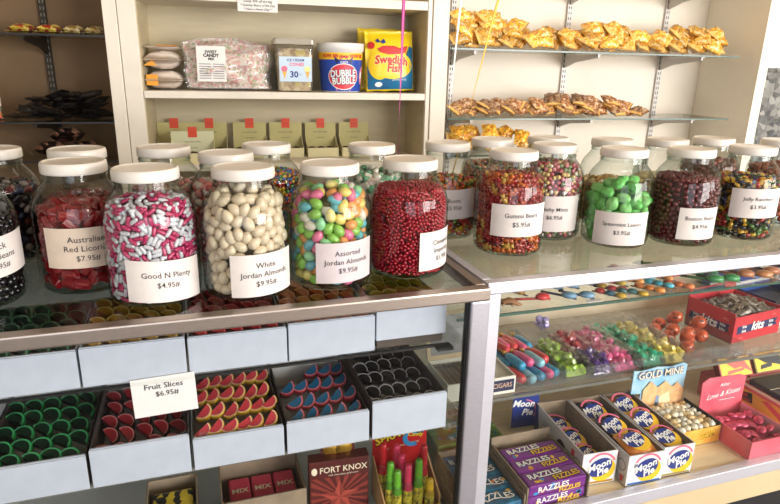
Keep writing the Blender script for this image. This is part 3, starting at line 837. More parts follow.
#           x0      x1      top
lower = [(-0.335, -0.186, 0.835, 'white card tray of dark green jelly slices at the left edge'),
         (-0.181, -0.034, 0.842, 'white card tray behind the Fruit Slices price card'),
         (-0.029, 0.118, 0.832, 'white card tray of pink and yellow jelly slices'),
         (0.123, 0.269, 0.835, 'white card tray of blue and pink jelly slices'),
         (0.275, 0.418, 0.848, 'white card tray of black jelly slices, last of the lower row')]
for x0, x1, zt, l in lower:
    make_tray(x0, x1, 0.895, 1.125 if x0 < 0.27 else 1.15, zl, zt, l, LOW, side=side_shade)
make_tray(-0.49, -0.34, 0.895, 1.125, zl, 0.835, 'white card tray left of the green slices, outside the picture', LOW)
zs = zl + 0.030
slices(-0.33, -0.192, 0.905, 1.118, zs, 5, 5, (30, 150, 70), (70, 170, 110), (6, 38, 22), 'dark green', 'in the tray at the left edge', -35)
slices(-0.174, -0.040, 0.905, 1.118, zs - 0.006, 5, 5, (44, 18, 22), (206, 130, 130), (140, 30, 40), 'dark red', 'in the tray under the price card', -50)
slices(-0.021, 0.113, 0.905, 1.118, zs, 6, 4, (236, 190, 58), (238, 200, 170), (196, 62, 72), 'pink and yellow', 'in the middle tray', -136)
slices(0.135, 0.264, 0.905, 1.118, zs - 0.004, 5, 4, (200, 62, 84), (220, 130, 140), (24, 92, 132), 'blue and pink', 'in the tray left of the black ones', -142, skip=((0, 3), (1, 3)))
slices(0.283, 0.412, 0.905, 1.142, zs, 5, 5, (20, 18, 22), (190, 190, 196), (10, 10, 14), 'black', 'in the last tray of the lower row', -30, skip=((0, 4),))
# film liners ruffled up in two of the trays
m = MB(); n = 9; vs = []
for k in range(n):
    x = -0.052 + 0.006 * k; vs += [(x, 0.905, 0.822), (x, 0.905 + 0.012 * math.sin(k * 0.9), 0.838 + 0.010 * math.sin(k * 2.1 + 1) * (k > 2))]
m.add(vs, [(2 * k, 2 * k + 2, 2 * k + 3, 2 * k + 1) for k in range(n - 1)], 0, True)
tag(obj('film_liner', m, clear_film), 'clear film sticking up at the front of the dark red tray', 'film')
zu = 0.9335
upper = [(-0.336, -0.186, 0.996, 0.9335, 'white card tray under the black jelly bean jar, upper row'),
         (-0.182, -0.029, 0.998, 0.9335, 'white card tray of yellow slices, upper row'),
         (-0.025, 0.133, 0.996, 0.9335, 'white card tray of red slices, upper row'),
         (0.136, 0.288, 1.000, 0.9335, 'white card tray of orange slices, upper row'),
         (0.291, 0.424, 1.011, 0.951, 'raised white card tray at the right end of the upper row')]
for x0, x1, zt, z0, l in upper:
    make_tray(x0, x1, 0.930, 1.150, z0, zt, l, UP)
make_tray(-0.49, -0.34, 0.930, 1.150, zu, 0.996, 'upper white card tray outside the picture at the left', UP)
m = MB(); m.box(0.294, 0.421, 0.936, 1.145, 0.9335, 0.9505); tag(obj('card_riser', m, kraft_dark), 'dark flat card riser under the raised upper tray', 'card')
zs = zu + 0.040
for x0, x1, rind, rim, flesh, words, where, dz in (
    (-0.33, -0.192, (40, 110, 70), (80, 130, 100), (16, 46, 34), 'deep green', 'in the upper tray under the jelly bean jar', 0),
    (-0.176, -0.035, (204, 170, 60), (220, 200, 130), (170, 130, 40), 'yellow', 'in the upper tray under the capsule jar', 0),
    (-0.019, 0.127, (180, 40, 44), (214, 110, 110), (150, 24, 34), 'red', 'in the upper tray under the white almond jar', 0),
    (0.142, 0.282, (222, 130, 60), (230, 180, 130), (196, 96, 40), 'orange', 'in the upper tray under the assorted almond jar', 0.002),
    (0.297, 0.418, (176, 160, 50), (210, 200, 120), (140, 130, 30), 'olive yellow', 'in the raised upper tray', 0.016)):
    slices(x0, x1, 0.940, 1.14, zs + dz, 5, 5, rind, rim, flesh, words, where, -40)
# price card leaning in the second tray
pc = MB()
F = Face((-0.067, 0.0, 0.0), (1, 0, 0), (0, 0, 1))
pc.box(-0.0485, 0.0485, 0.0, 0.0012, 0.0, 0.068, 0)
F = Face((0, 0, 0), (1, 0, 0), (0, 0, 1))
F = Face((0, -0.0002, 0.034), (1, 0, 0), (0, 0, 1))
pc.text('Fruit Slices', 0.0135, 1, F, 0, 0.018, bold=0.004)
pc.text('$6.95#', 0.0125, 1, F, 0.004, 0.004, bold=0.004)
o = obj('price_card', pc, [paper, ink], mat=Matrix.Translation((-0.0650, 0.926, 0.8700)) @ Matrix.Rotation(R(0), 4, 'X') @ Matrix.Rotation(R(-1.5), 4, 'Y'))
tag(o, 'white Fruit Slices price card hanging from the upper row over the second lower tray', 'price card')

# ---- things on the floor of the left case
gold = M('gold foil', (206, 160, 60), 0.3, metal=0.7)
maroon = M('maroon card', (88, 26, 22), 0.5, var=0.1, scale=30)
maroon_lit = M('rust card', (134, 52, 42), 0.5)
cream_ink = M('cream ink', (236, 224, 196), 0.6)
t = thing('chocolate_coin_box', 'maroon chocolate coin box with a star and gold coin tab', 'candy box', (0.250, 1.040, DECK + 0.0005), rotz=R(-4))
m = MB(); m.box(-0.063, 0.063, 0.004, 0.034, 0.0, 0.134, 0, bev=0.001)
F = Face((0, 0.0035, 0.064), (1, 0, 0), (0, 0, 1))
for k in range(20):     # sunburst
    a = 2 * PI * k / 20; b = a + 0.15
    q = lambda t: min(0.060 / max(1e-6, abs(math.cos(t))), 0.066 / max(1e-6, abs(math.sin(t) )))
    m.decal(F, [(0.02 * math.cos(a), 0.02 * math.sin(a) - 0.02), (q(a) * math.cos(a), max(-0.0625, min(0.03, q(a) * math.sin(a) - 0.02))), (q(b) * math.cos(b), max(-0.0625, min(0.03, q(b) * math.sin(b) - 0.02))), (0.02 * math.cos(b), 0.02 * math.sin(b) - 0.02)], 1, 1)
star = []
for k in range(10):
    rr = 0.045 if k % 2 == 0 else 0.018
    star.append((rr * math.cos(PI / 2 + PI * k / 5), -0.022 + rr * math.sin(PI / 2 + PI * k / 5)))
for k in range(0, 10):
    m.decal(F, [(0, -0.022), star[k], star[(k + 1) % 10]], 1 if k % 2 else 2, 2)
m.text('FORT KNOX', 0.0200, 3, F, 0.008, 0.048, 3, bold=0.012, sx=0.88)
m.text('milk chocolate gold coins', 0.0062, 3, F, 0.008, 0.0355, 3)
m.oval(F, -0.053, 0.048, 0.006, 0.009, 3, 3)
obj('carton', m, [maroon, maroon_lit, M('bright rust card', (168, 70, 56), 0.5), cream_ink], t)
m = MB(); m.prism([(-0.036, 0.134), (0.038, 0.134), (0.036, 0.162), (-0.033, 0.162)], -0.0034, 0.0, T=Matrix(((1, 0, 0, 0), (0, 0, -1, 0.0305), (0, 1, 0, 0), (0, 0, 0, 1)))); obj('header_tab', m, maroon, t)
for sx in (-0.013, 0.013):
    m = MB(); m.lathe([(0.0175, -0.002), (0.0185, 0.0), (0.0175, 0.002)], 28, T=Matrix.Translation((sx, 0.0285, 0.1445)) @ Matrix.Rotation(PI / 2, 4, 'X')); obj('coin', m, gold, t)

red_card = M('bright red card', (196, 28, 30), 0.4)
yellow_ink = M('bright yellow print', (240, 214, 40), 0.5)
blue_ink = M('sky blue print', (60, 150, 214), 0.5)
black_ink = M('black print', (22, 20, 24), 0.5)
t = thing('spray_candy_display', 'red spray candy display box with a tall printed back card', 'candy box', (0.396, 0.985, DECK + 0.0005))
m = MB(); m.box(-0.063, 0.063, 0.095, 0.099, 0.0, 0.182, 0)
F = Face((0, 0.0948, 0.138), (1, 0, 0), (0, 0, 1))
m.text('SPRAY', 0.026, 1, F, -0.022, 0.004, 3, bold=0.03, rot=0.25, shear=0.1)
m.text('SPRAY', 0.0265, 2, F, -0.0212, 0.0028, 2, bold=0.07, rot=0.25, shear=0.1)
m.arc(F, 0.030, -0.006, 0.013, 0.024, 0.3, 5.2, 3, 2)
m.oval(F, 0.044, 0.010, 0.016, 0.011, 3, 2, rot=0.4)
m.text('Candy', 0.014, 1, F, 0.036, 0.0, 3, bold=0.02, rot=-0.15)
for k, w in enumerate(('APPLE', 'CHERRY', 'GRAPE')):
    m.text(w, 0.007, 4, F, -0.035 + 0.035 * k, -0.026 + 0.003 * k, 2)
obj('back_card', m, [red_card, yellow_ink, black_ink, blue_ink, cream_ink], t)
m = MB(); m.box(-0.063, 0.063, 0.0, 0.003, 0.0, 0.022); m.box(-0.063, 0.063, 0.003, 0.095, 0.0, 0.003)
obj('tray', m, [M('yellow printed card', (214, 190, 50), 0.45, rgb2=(160, 60, 40), scale=60)], t)
for s in (-1, 1):
    m = MB(); m.prism([(0.003, 0.0), (0.095, 0.0), (0.095, 0.100), (0.003, 0.040)], s * 0.0615 - 0.0015, s * 0.0615 + 0.0015, T=Matrix(((0, 0, 1, 0), (1, 0, 0, 0), (0, 1, 0, 0), (0, 0, 0, 1)))); obj('side_panel', m, M('tan card side', (190, 150, 100), 0.6), t)
def spray_bottle(x, y, h, rgb, word, place, labcol):
    t = thing('spray_bottle', '%s capped candy spray bottle %s' % (word, place), 'bottle', (x, y, DECK + 0.0045), group='candy spray bottles')
    m = MB(); m.lathe([(0.008, 0), (0.0105, 0.002), (0.0105, h * 0.55), (0.008, h * 0.62), (0.0075, h * 0.66)], 20); obj('body', m, candy(tuple(int(v * 0.8) for v in rgb), 0.2), t)
    m = MB(); m.lathe([(0.0107, h * 0.12), (0.0107, h * 0.5)], 20, cap0=False, cap1=False); obj('label', m, M('bottle wrap ' + labcol[0], labcol[1], 0.4, rgb2=(40, 40, 30), scale=160), t)
    m = MB(); m.lathe([(0.0085, h * 0.66), (0.009, h * 0.665), (0.0082, h * 0.72), (0.0078, h * 0.95), (0.0068, h * 0.985), (0.004, h)], 20); obj('cap', m, candy(rgb, 0.25), t)
GRN, RED, PNK = (110, 190, 50), (204, 36, 44), (226, 60, 100)
Yl = ('yellow', (222, 206, 60))
for x, y, h, c, w, pl in ((0.352, 1.012, 0.125, GRN, 'green', 'at the left of the display'), (0.363, 0.999, 0.112, GRN, 'green', 'at the front of the display'),
    (0.3475, 1.050, 0.146, RED, 'red', 'at the back left of the display'), (0.377, 1.046, 0.140, PNK, 'pink', 'at the back of the pink row'), (0.380, 1.022, 0.131, PNK, 'pink', 'in the middle of the pink row'), (0.387, 0.999, 0.122, PNK, 'pink', 'at the front of the pink row'),
    (0.411, 1.000, 0.128, GRN, 'green', 'at the right front of the display'), (0.430, 1.022, 0.145, RED, 'red', 'at the right of the display'), (0.437, 0.998, 0.075, (230, 190, 40), 'yellow', 'lowest at the right front')):
    spray_bottle(x, y, h, c, w, pl, Yl)
def open_carton(name, label, x0, x1, y0, y1, z0, H, t0, tone, cat='candy box', front=None):
    t = thing(name, label, cat, ((x0 + x1) / 2, (y0 + y1) / 2, z0))
    w, d = (x1 - x0) / 2, (y1 - y0) / 2
    m = MB(); m.box(-w, w, -d, d, 0, 0.002)
    m.box(-w, w, -d, -d + t0, 0.002, H if front is None else front); m.box(-w, w, d - t0, d, 0.002, H)
    m.box(-w, -w + t0, -d + t0, d - t0, 0.002, H); m.box(w - t0, w, -d + t0, d - t0, 0.002, H)
    obj('carton', m, tone, t)
    return t
open_carton('cardboard_box', 'open brown carton with a yellow wrapper on the case floor, at the left', -0.135, -0.035, 1.05, 1.17, DECK + 0.0005, 0.072, 0.003, kraft)
m = MB(); m.box(-0.04, 0.04, -0.035, 0.035, 0.0, 0.062, bev=0.008); tag(obj('candy_bar_pack', m, lumps('yellow black wrap', [(226, 200, 50), (30, 28, 26), (226, 200, 50)], 60), loc=(-0.083, 1.10, DECK + 0.004)), 'yellow and black wrapped pack inside the left brown carton', 'candy')
open_carton('cardboard_box', 'long open brown carton with pink packs beside the maroon box', 0.01, 0.180, 1.045, 1.17, DECK + 0.0005, 0.078, 0.003, kraft)
for k in range(3):
    m = MB(); m.box(-0.022, 0.022, -0.045, 0.045, 0, 0.05, 0, bev=0.005)
    F = Face((0, 0, 0.0502), (1, 0, 0), (0, 1, 0)); m.text('MIX', 0.02, 1, F, 0, 0, 2, bold=0.02)
    tag(obj('pink_pack', m, [M('pink wrap', (206, 60, 90), 0.4), cream_ink], loc=(0.05 + 0.047 * k, 1.106, DECK + 0.004)), ('pink pack in the long carton, nearest the maroon box', 'pink pack in the middle of the long carton', 'pink pack at the left of the long carton')[2 - k], 'candy', 'pink packs in the long carton')
# ------------------------------------------------------------------ right case, bottom deck
purple = M('purple wrap', (122, 40, 140), 0.3, var=0.1, scale=50, coat=0.3)
teal = M('teal wrap', (34, 116, 152), 0.3, rgb2=(20, 80, 116), scale=50, coat=0.3)
lime = M('lime wrap', (106, 150, 46), 0.35, rgb2=(70, 110, 50), scale=40, coat=0.2)
white_ink = M('white print', (240, 240, 240), 0.5)
orange_ink = M('orange print', (232, 140, 40), 0.5)
pink_ink = M('pink print', (226, 110, 140), 0.5)
navy = M('navy print', (28, 50, 130), 0.45)
def candy_dots(m, F, w, h, mis, n, layer=2):
    for k in range(n):
        m.oval(F, random.uniform(-w, w), random.uniform(-h, h), 0.006, 0.004, random.choice(mis), layer, rot=random.uniform(0, 3), n=12)
def gum_packet(x, y, z, w, d, h, wrap, label, name_txt, second, group, side_text=False, rx=0.0):
    t = tag(obj_mb(w, d, h, wrap, name_txt, second, side_text), label, 'gum packet', group)
    t.location = (x, y, z); t.rotation_euler = (rx, 0, 0)
    return t
def obj_mb(w, d, h, wrap, t1, t2, side):
    m = MB(); m.box(-w, w, -d, d, 0, h, 0, bev=0.004)
    F = Face((0, 0, h), (1, 0, 0), (0, 1, 0))
    candy_dots(m, F, w * 0.85, d * 0.7, (3, 4, 5), 5, 1)
    warp = lambda a, b: (a, b + 0.004 * math.cos(a * 90))
    if t2:
        m.text(t1, 0.0225, 2, F, -0.018, 0.006, 2, bold=0.06, rot=0.06, sx=0.95)
        m.text(t1, 0.0225, 1, F, -0.018, 0.006, 3, bold=0.02, rot=0.06, sx=0.95)
        m.text(t2, 0.021, 2, F, 0.028, -0.010, 4, bold=0.07, rot=0.1, sx=0.95)
        m.text(t2, 0.021, 4, F, 0.028, -0.010, 5, bold=0.02, rot=0.1, sx=0.95)
    else:
        m.text(t1, 0.026, 2, F, 0.0, 0.0, 2, bold=0.07, rot=0.05, sx=0.92, warp=warp)
        m.text(t1, 0.026, 1, F, 0.0, 0.0, 3, bold=0.02, rot=0.05, sx=0.92, warp=warp)
    if side:
        F = Face((0, -d, h * 0.5), (1, 0, 0), (0, 0, 1))
        candy_dots(m, F, w * 0.85, h * 0.3, (3, 4, 5), 6, 1)
        m.text(t1, 0.0195, 1, F, -0.012, 0.002, 3, bold=0.02, sx=1.0, rot=0.05)
        if t2: m.text(t2, 0.016, 4, F, 0.03, -0.008, 4, bold=0.03, rot=0.05)
    return obj('gum_packet', m, [wrap, white_ink, black_ink, blue_ink, M('gold print', (238, 190, 60), 0.5), orange_ink])
Z5 = DECK + 0.0005
# purple tray
t = open_carton('gum_display_box', 'open grey-brown display carton of purple gum packets', 0.635, 0.793, 0.926, 1.098, Z5, 0.060, 0.003, kraft, front=0.006)
m = MB(); m.box(-0.08, 0.08, 0.0826, 0.0856, 0.06, 0.078); obj('back_flap', m, kraft, t)
for k in range(3):
    y = 0.953 + 0.0465 * k
    for lay in ((0, 1) if k == 0 else (1,)):
        gum_packet(0.714, y + 0.002, Z5 + 0.0035 + 0.029 * lay, 0.0725, 0.0222, 0.028, purple, ('purple gum packet at the front of its carton', 'purple gum packet in the middle of its carton', 'purple gum packet at the back of its carton')[k] + (', bottom one' if lay == 0 else ''), 'RAZZLES', 'FIZZLES', 'purple gum packets', side_text=(k == 0))
m = MB(); m.box(0.642, 0.785, 0.98, 1.09, Z5 + 0.0025, Z5 + 0.0305); tag(obj('card_insert', m, kraft_dark), 'dark card insert under the purple gum packets', 'card')
# teal tray
t = open_carton('gum_display_box', 'open grey-brown display carton of teal gum packets beside the case post', 0.506, 0.632, 0.926, 1.118, Z5, 0.046, 0.003, kraft, front=0.006)
m = MB(); m.box(0.036, 0.062, 0.093, 0.096, 0.046, 0.075); m.box(-0.062, 0.036, 0.0931, 0.0961, 0.046, 0.05); obj('back_flap', m, kraft, t)
for k in range(4):
    y = 0.954 + 0.0456 * k
    gum_packet(0.569, y, Z5 + 0.003, 0.0570, 0.0222, 0.030 + 0.001 * k, teal, 'teal gum packet, %s in its carton' % ('front one', 'second one', 'third one', 'rearmost')[k], 'RAZZLES', None, 'teal gum packets', side_text=(k == 0))
# green boxes behind
for k in range(3):
    gum_packet(0.600, 1.157 + 0.047 * k, Z5, 0.088, 0.0225, 0.052, lime, 'lime green gum box %s' % ('just behind the teal carton', 'second behind the teal carton', 'farthest behind the teal carton')[k], 'RAZZLES', None, 'lime green gum boxes')

# round cakes in open white boxes
box_white = M('white printed card', (232, 232, 236), 0.5, var=0.02, scale=20)
cake_wrap = M('amber cake wrapper', (226, 150, 58), 0.25, rgb2=(196, 110, 40), scale=40, coat=0.5)
silver = M('silver film', (190, 194, 204), 0.22, metal=0.6)
brown_ink = M('chocolate print', (70, 34, 28), 0.5)
red_ink = M('red print', (208, 50, 54), 0.5)
sun_yellow = M('sun yellow print', (244, 196, 40), 0.5)
def moon_logo(m, F, cx, cy, s, L, mi=(1, 2, 3, 4)):
    # navy oval over a yellow crescent, salmon arc above
    m.oval(F, cx + 0.10 * s, cy - 0.10 * s, 0.46 * s, 0.42 * s, mi[1], L, rot=0.3)
    m.oval(F, cx - 0.02 * s, cy + 0.02 * s, 0.45 * s, 0.34 * s, mi[0], L + 1, rot=0.35)
    m.arc(F, cx, cy + 0.0 * s, 0.50 * s, 0.57 * s, 0.45, 2.6, mi[2], L + 1)
    m.text('Moon', 0.36 * s, mi[3], F, cx - 0.08 * s, cy + 0.10 * s, L + 3, bold=0.03, shear=0.2, rot=0.3)
    m.text('Pie', 0.36 * s, mi[3], F, cx + 0.06 * s, cy - 0.14 * s, L + 3, bold=0.03, shear=0.2, rot=0.3)
def cake_box(x0, x1, y0, y1, H, label, strip, flap=False, turn=-2.5):
    t = thing('cake_display_box', label, 'candy box', ((x0 + x1) / 2, y0, Z5), rotz=R(turn), group='open cake boxes')
    w = (x1 - x0) / 2; D = y1 - y0
    m = MB(); m.box(-w, w, 0, D, 0, 0.002); obj('base', m, kraft, t)
    m = MB(); m.box(-w, w, 0, 0.0025, 0.002, H, 0)
    F = Face((0, 0, H * 0.52), (1, 0, 0), (0, 0, 1))
    moon_logo(m, F, 0.004, 0.0, 0.070, 1)
    m.rect(F, -w * 0.9, w * 0.9, -H * 0.47, -H * 0.41, 5, 1)
    obj('front_panel', m, [box_white, navy, sun_yellow, pink_ink, white_ink, strip], t)
    for s in (-1, 1):
        m = MB(); m.box(s * w - 0.0012 - 0.0012 * s, s * w + 0.0012 - 0.0012 * s, 0.0025, D, 0.002, H, 0)
        Fs = Face((s * w, D * 0.5, H * 0.5), (0, s, 0), (0, 0, 1))
        if s < 0:
            Fs = Face((-w, D * 0.5, H * 0.5), (0, -1, 0), (0, 0, 1))
            m.oval(Fs, 0.02, -0.005, 0.022, 0.024, 2, 1); m.oval(Fs, 0.02, -0.005, 0.011, 0.014, 1, 2)
            m.arc(Fs, D * 0.5 - 0.022, 0.006, 0.012, 0.0145, 0, 2 * PI, 3, 1)
            m.rect(Fs, D * 0.5 - 0.05, D * 0.5 - 0.035, 0.012, 0.03, 4, 1); m.rect(Fs, D * 0.5 - 0.022, D * 0.5 - 0.012, -0.035, -0.018, 4, 1)
            for q in range(3): m.arc(Fs, D * 0.5 - 0.022, -0.010 - 0.006 * q, 0.013, 0.0145, PI, 2 * PI, 3, 1, n=8)
            for q in range(3): m.rect(Fs, -0.07, -0.03, 0.018 - 0.006 * q, 0.0195 - 0.006 * q, 3, 1)
            m.decal(Fs, [(-D * 0.5, -H * 0.5), (-D * 0.5 + 0.03, -H * 0.5), (-D * 0.5 + 0.012, H * 0.5), (-D * 0.5, H * 0.5)], 5, 1)
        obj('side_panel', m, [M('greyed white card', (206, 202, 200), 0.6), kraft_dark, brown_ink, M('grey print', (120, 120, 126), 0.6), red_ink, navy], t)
        m = MB(); m.box(s * w - 0.0003 - 0.0027 * s, s * w + 0.0003 - 0.0027 * s, 0.003, D - 0.003, 0.002, H - 0.0005); obj('lining', m, kraft, t)
    m = MB(); m.box(-w, w, D - 0.0025, D, 0.002, H); obj('back_panel', m, kraft, t)
    if flap:
        m = MB(); m.box(-w - 0.066, -w + 0.008, D + 0.001, D + 0.003, 0.018, H + 0.034, 0)
        F = Face((-w - 0.030, D + 0.001, H * 0.5 + 0.030), (1, 0, 0), (0, 0, 1))
        m.text('Moon', 0.026, 1, F, -0.006, 0.014, 2, bold=0.03, shear=0.2, rot=-0.1); m.text('Pie', 0.026, 1, F, 0.006, -0.012, 2, bold=0.03, shear=0.2, rot=-0.1)
        m.arc(F, -0.005, -0.01, 0.034, 0.037, -0.5, 1.4, 2, 1)
        obj('header_flap', m, [navy, white_ink, pink_ink], t)
    return t
cake_box(0.798, 0.887, 0.962, 1.190, 0.086, 'white cake box with the tall navy flap, nearly empty', gold, flap=True, turn=-4.0)
cake_box(0.899, 0.996, 0.932, 1.188, 0.082, 'white cake box with a blue strip, second of three', M('blue strip', (40, 110, 190), 0.5))
cake_box(1.001, 1.087, 0.936, 1.186, 0.082, 'white cake box with a tan strip, nearest the miner tray', M('tan strip', (180, 160, 90), 0.5))
def cake(x, y, z, tilt, label, dark=False, r=0.040):
    m = MB()
    # round cake under a flat wrapper with crimped ends
    n = 16; vs = []; q = []
    for i in range(n + 1):
        for j in range(n + 1):
            a, b = -1 + 2 * i / n, -1 + 2 * j / n
            d = math.hypot(a, b)
            hgt = 0.013 * max(0.06, 1 - max(0, d) ** 4) + 0.0012 * math.sin(9 * a + 5 * b)
            vs.append((a * r * 1.05, b * r * 1.02, hgt))
    k = len(vs); vs += [(x_, y_, -z_ * 0.7) for x_, y_, z_ in vs]
    fs = []
    for i in range(n):
        for j in range(n):
            p = i * (n + 1) + j
            fs.append((p, p + n + 1, p + n + 2, p + 1)); fs.append((k + p, k + p + 1, k + p + n + 2, k + p + n + 1))
    m.add(vs, fs, 0, True)
    F = Face((0, 0, 0.0132), (1, 0, 0), (0, 1, 0))
    moon_logo(m, F, -0.006, 0.002, 0.064, 2)
    o = obj('wrapped_cake', m, [M('dark cake wrapper', (70, 52, 60), 0.25, rgb2=(40, 34, 60), scale=60, coat=0.5) if dark else cake_wrap, navy, sun_yellow, pink_ink, white_ink], mat=Matrix.Translation((x, y, z)) @ Matrix.Rotation(tilt[0], 4, 'X') @ Matrix.Rotation(tilt[1], 4, 'Y') @ Matrix.Rotation(tilt[2], 4, 'Z'))
    tag(o, label, 'wrapped cake', 'wrapped round cakes')
cake(0.8459, 1.010, Z5 + 0.032, (0.35, 0, 0.15), 'dark wrapped cake deep in the front of the first box', True, 0.0330)
cake(0.8504, 1.075, Z5 + 0.034, (0.45, 0, 0.1), 'dark wrapped cake in the middle of the first box', True, 0.0340)
cake(0.8551, 1.142, Z5 + 0.030, (0.30, 0, -0.1), 'dark wrapped cake at the back of the first box', True, 0.0340)
cake(0.9496, 0.975, Z5 + 0.078, (0.20, 0.0, 0.05), 'amber wrapped cake topping the second box at its front', False, 0.0360)
cake(0.9532, 1.058, Z5 + 0.066, (0.42, 0.0, 0.1), 'amber wrapped cake in the middle of the second box', True, 0.0375)
cake(0.9566, 1.136, Z5 + 0.058, (0.45, 0.0, -0.1), 'dark wrapped cake at the back of the second box', True, 0.0375)
cake(1.0461, 0.980, Z5 + 0.066, (0.25, 0.0, -0.05), 'amber wrapped cake at the front of the third box', False, 0.0335)
cake(1.0496, 1.060, Z5 + 0.066, (0.42, 0.0, 0.1), 'amber wrapped cake in the middle of the third box', False, 0.0335)
cake(1.0530, 1.138, Z5 + 0.062, (0.45, 0.0, 0.0), 'amber wrapped cake at the back of the third box', False, 0.0335)
m = MB(); m.box(-0.040, 0.040, -0.014, 0.014, 0, 0.024, bev=0.008); m.box(-0.047, 0.047, -0.003, 0.003, 0.010, 0.013)
tag(obj('foil_packet', m, silver, loc=(0.9483, 0.947, Z5 + 0.042)), 'silver foil edge of a packet at the front of the second cake box', 'packet')

# gold nugget tray with header card
nug = M('nugget tan', (222, 204, 164), 0.4, rgb2=(176, 154, 112), scale=40)
t = thing('nugget_gum_tray', 'orange and yellow tray of wrapped nuggets under a sky-blue header card', 'candy box', (1.179, 1.015, Z5))
or_card = M('orange yellow card', (226, 156, 50), 0.5, rgb2=(232, 190, 90), scale=30)
m = MB(); m.box(-0.078, 0.078, 0, 0.128, 0, 0.002); obj('base', m, kraft, t)
m = MB(); m.box(-0.078, 0.078, 0, 0.0025, 0.002, 0.048, 0)
F = Face((0.0, 0, 0.024), (1, 0, 0), (0, 0, 1))
m.text('GUM', 0.022, 1, F, 0.035, 0.004, 2, bold=0.03, shear=0.2, rot=0.12); m.text('GUM', 0.022, 2, F, 0.0355, 0.003, 1, bold=0.07, shear=0.2, rot=0.12)
obj('front_panel', m, [or_card, sun_yellow, brown_ink], t)
for s in (-1, 1):
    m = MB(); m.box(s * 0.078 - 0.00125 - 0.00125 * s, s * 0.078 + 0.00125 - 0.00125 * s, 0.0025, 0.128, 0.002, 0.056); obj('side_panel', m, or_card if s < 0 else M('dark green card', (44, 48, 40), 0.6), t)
m = MB()
zz0, zz1 = 0.0, 0.165
hdr = [(-0.108, 0.096), (-0.076, 0.092), (-0.076, 0.02), (0.068, 0.02), (0.068, 0.160), (0.056, 0.166), (0.016, 0.160), (-0.034, 0.166), (-0.084, 0.160), (-0.108, 0.164)]
TH = Matrix(((1, 0, 0, 0), (0, 0, -1, 0.1290), (0, 1, 0, 0), (0, 0, 0, 1)))
m.prism(hdr, -0.0030, 0.0, 0, T=TH)
F = Face((-0.020, 0.1260, 0.100), (1, 0, 0), (0, 0, 1))
m.text('GOLD MINE', 0.030, 2, F, 0, 0.047, 3, bold=0.05, sx=0.92); m.text('GOLD MINE', 0.030, 3, F, 0, 0.047, 4, bold=0.015, sx=0.92)
m.decal(F, [(-0.052, -0.058), (0.085, -0.058), (0.085, -0.01), (0.06, 0.012), (0.045, 0.000), (0.02, 0.022), (-0.005, 0.005), (-0.03, 0.028), (-0.052, 0.004)], 1, 1)
m.decal(F, [(-0.02, -0.058), (0.05, -0.058), (0.035, -0.012), (0.01, -0.022)], 4, 2)
m.decal(F, [(-0.008, -0.052), (0.008, -0.05), (0.004, -0.02), (-0.006, -0.018)], 5, 3)
obj('header_card', m, [M('sky print', (120, 182, 222), 0.5, rgb2=(176, 210, 226), scale=25), M('sandstone print', (232, 190, 140), 0.5, rgb2=(214, 160, 110), scale=40), navy, cream_ink, M('pale sandstone print', (240, 214, 176), 0.5), M('slate print', (130, 150, 180), 0.5)], t)
for i in range(7):
    for j in range(7):
        x, y = 1.179 - 0.060 + 0.020 * i + random.uniform(-.004, .004), 1.028 + 0.0165 * j + random.uniform(-.004, .004)
        if i == 0 and j == 0:
            mm = MB(); mm.ell((0, 0, 0), 0.0105, 0.0092, 0.0085, n=9, m=6)
            mm.v = [(a + 0.0016 * math.sin(b * 900), b + 0.0016 * math.cos(c * 800), c + 0.0016 * math.sin(a * 700)) for a, b, c in mm.v]
            nm = [mm.mesh('nugget', M(n_, c_, 0.35, var=0.08, scale=90, coat=0.2)) for n_, c_ in (('cream nugget', (248, 236, 208)), ('grey nugget', (226, 222, 208)), ('amber nugget', (236, 206, 150)))]
        q = random.choice((0, 0, 1, 2))
        o = bpy.data.objects.new('wrapped_nugget', nm[q]); COL.objects.link(o)
        o.location = (x, y, Z5 + 0.042 + 0.012 * math.exp(-((x - 1.16) ** 2 + (y - 1.09) ** 2) / 0.003) + random.uniform(0, 0.005)); o.rotation_euler = (random.uniform(0, 3), random.uniform(0, 3), random.uniform(0, 3))
        tag(o, ('cream', 'greyish', 'amber')[q] + ' wrapped nugget in the header-card tray', 'candy', 'wrapped nuggets')
m = MB(); m.box(1.1055, 1.2515, 1.020, 1.141, Z5 + 0.0025, Z5 + 0.036); tag(obj('nugget_heap', m, nug), 'lower nuggets filling the orange tray', 'candy', kind='stuff')

# pink chocolate tray
pk = M('rose card', (220, 82, 104), 0.45, rgb2=(228, 112, 128), scale=12)
pk_in = M('pale pink card', (232, 176, 186), 0.6)
t = thing('chocolate_tray', 'rose pink tray of foil chocolates with a script header card', 'candy box', (1.333, 0.926, Z5))
w, D, H = 0.072, 0.165, 0.052
m = MB(); m.box(-w, w, 0, D, 0, 0.002); obj('base', m, pk_in, t)
m = MB(); m.box(-w, w, 0, 0.003, 0.002, H); obj('front_panel', m, pk, t)
for s in (-1, 1):
    m = MB(); m.box(s * w - 0.0015 - 0.0015 * s, s * w + 0.0015 - 0.0015 * s, 0.003, D, 0.002, H); obj('side_panel', m, pk, t)
    m = MB(); m.box(s * w - 0.0003 - 0.0033 * s, s * w + 0.0003 - 0.0033 * s, 0.004, D - 0.004, 0.002, H - 0.0005); obj('lining', m, pk_in, t)
m = MB(); m.prism([(-w, 0.0), (w, 0.0), (w, 0.128), (w - 0.02, 0.136), (-w + 0.015, 0.140), (-w - 0.006, 0.128)], -0.003, 0, 0, T=Matrix(((1, 0, 0, 0), (0, 0, -1, D), (0, 1, 0, 0), (0, 0, 0, 1))))
F = Face((0, D, 0.088), (1, 0, 0), (0, 0, 1))
m.text('Asher', 0.014, 1, F, 0.0, 0.026, 2, bold=0.01, shear=0.3)
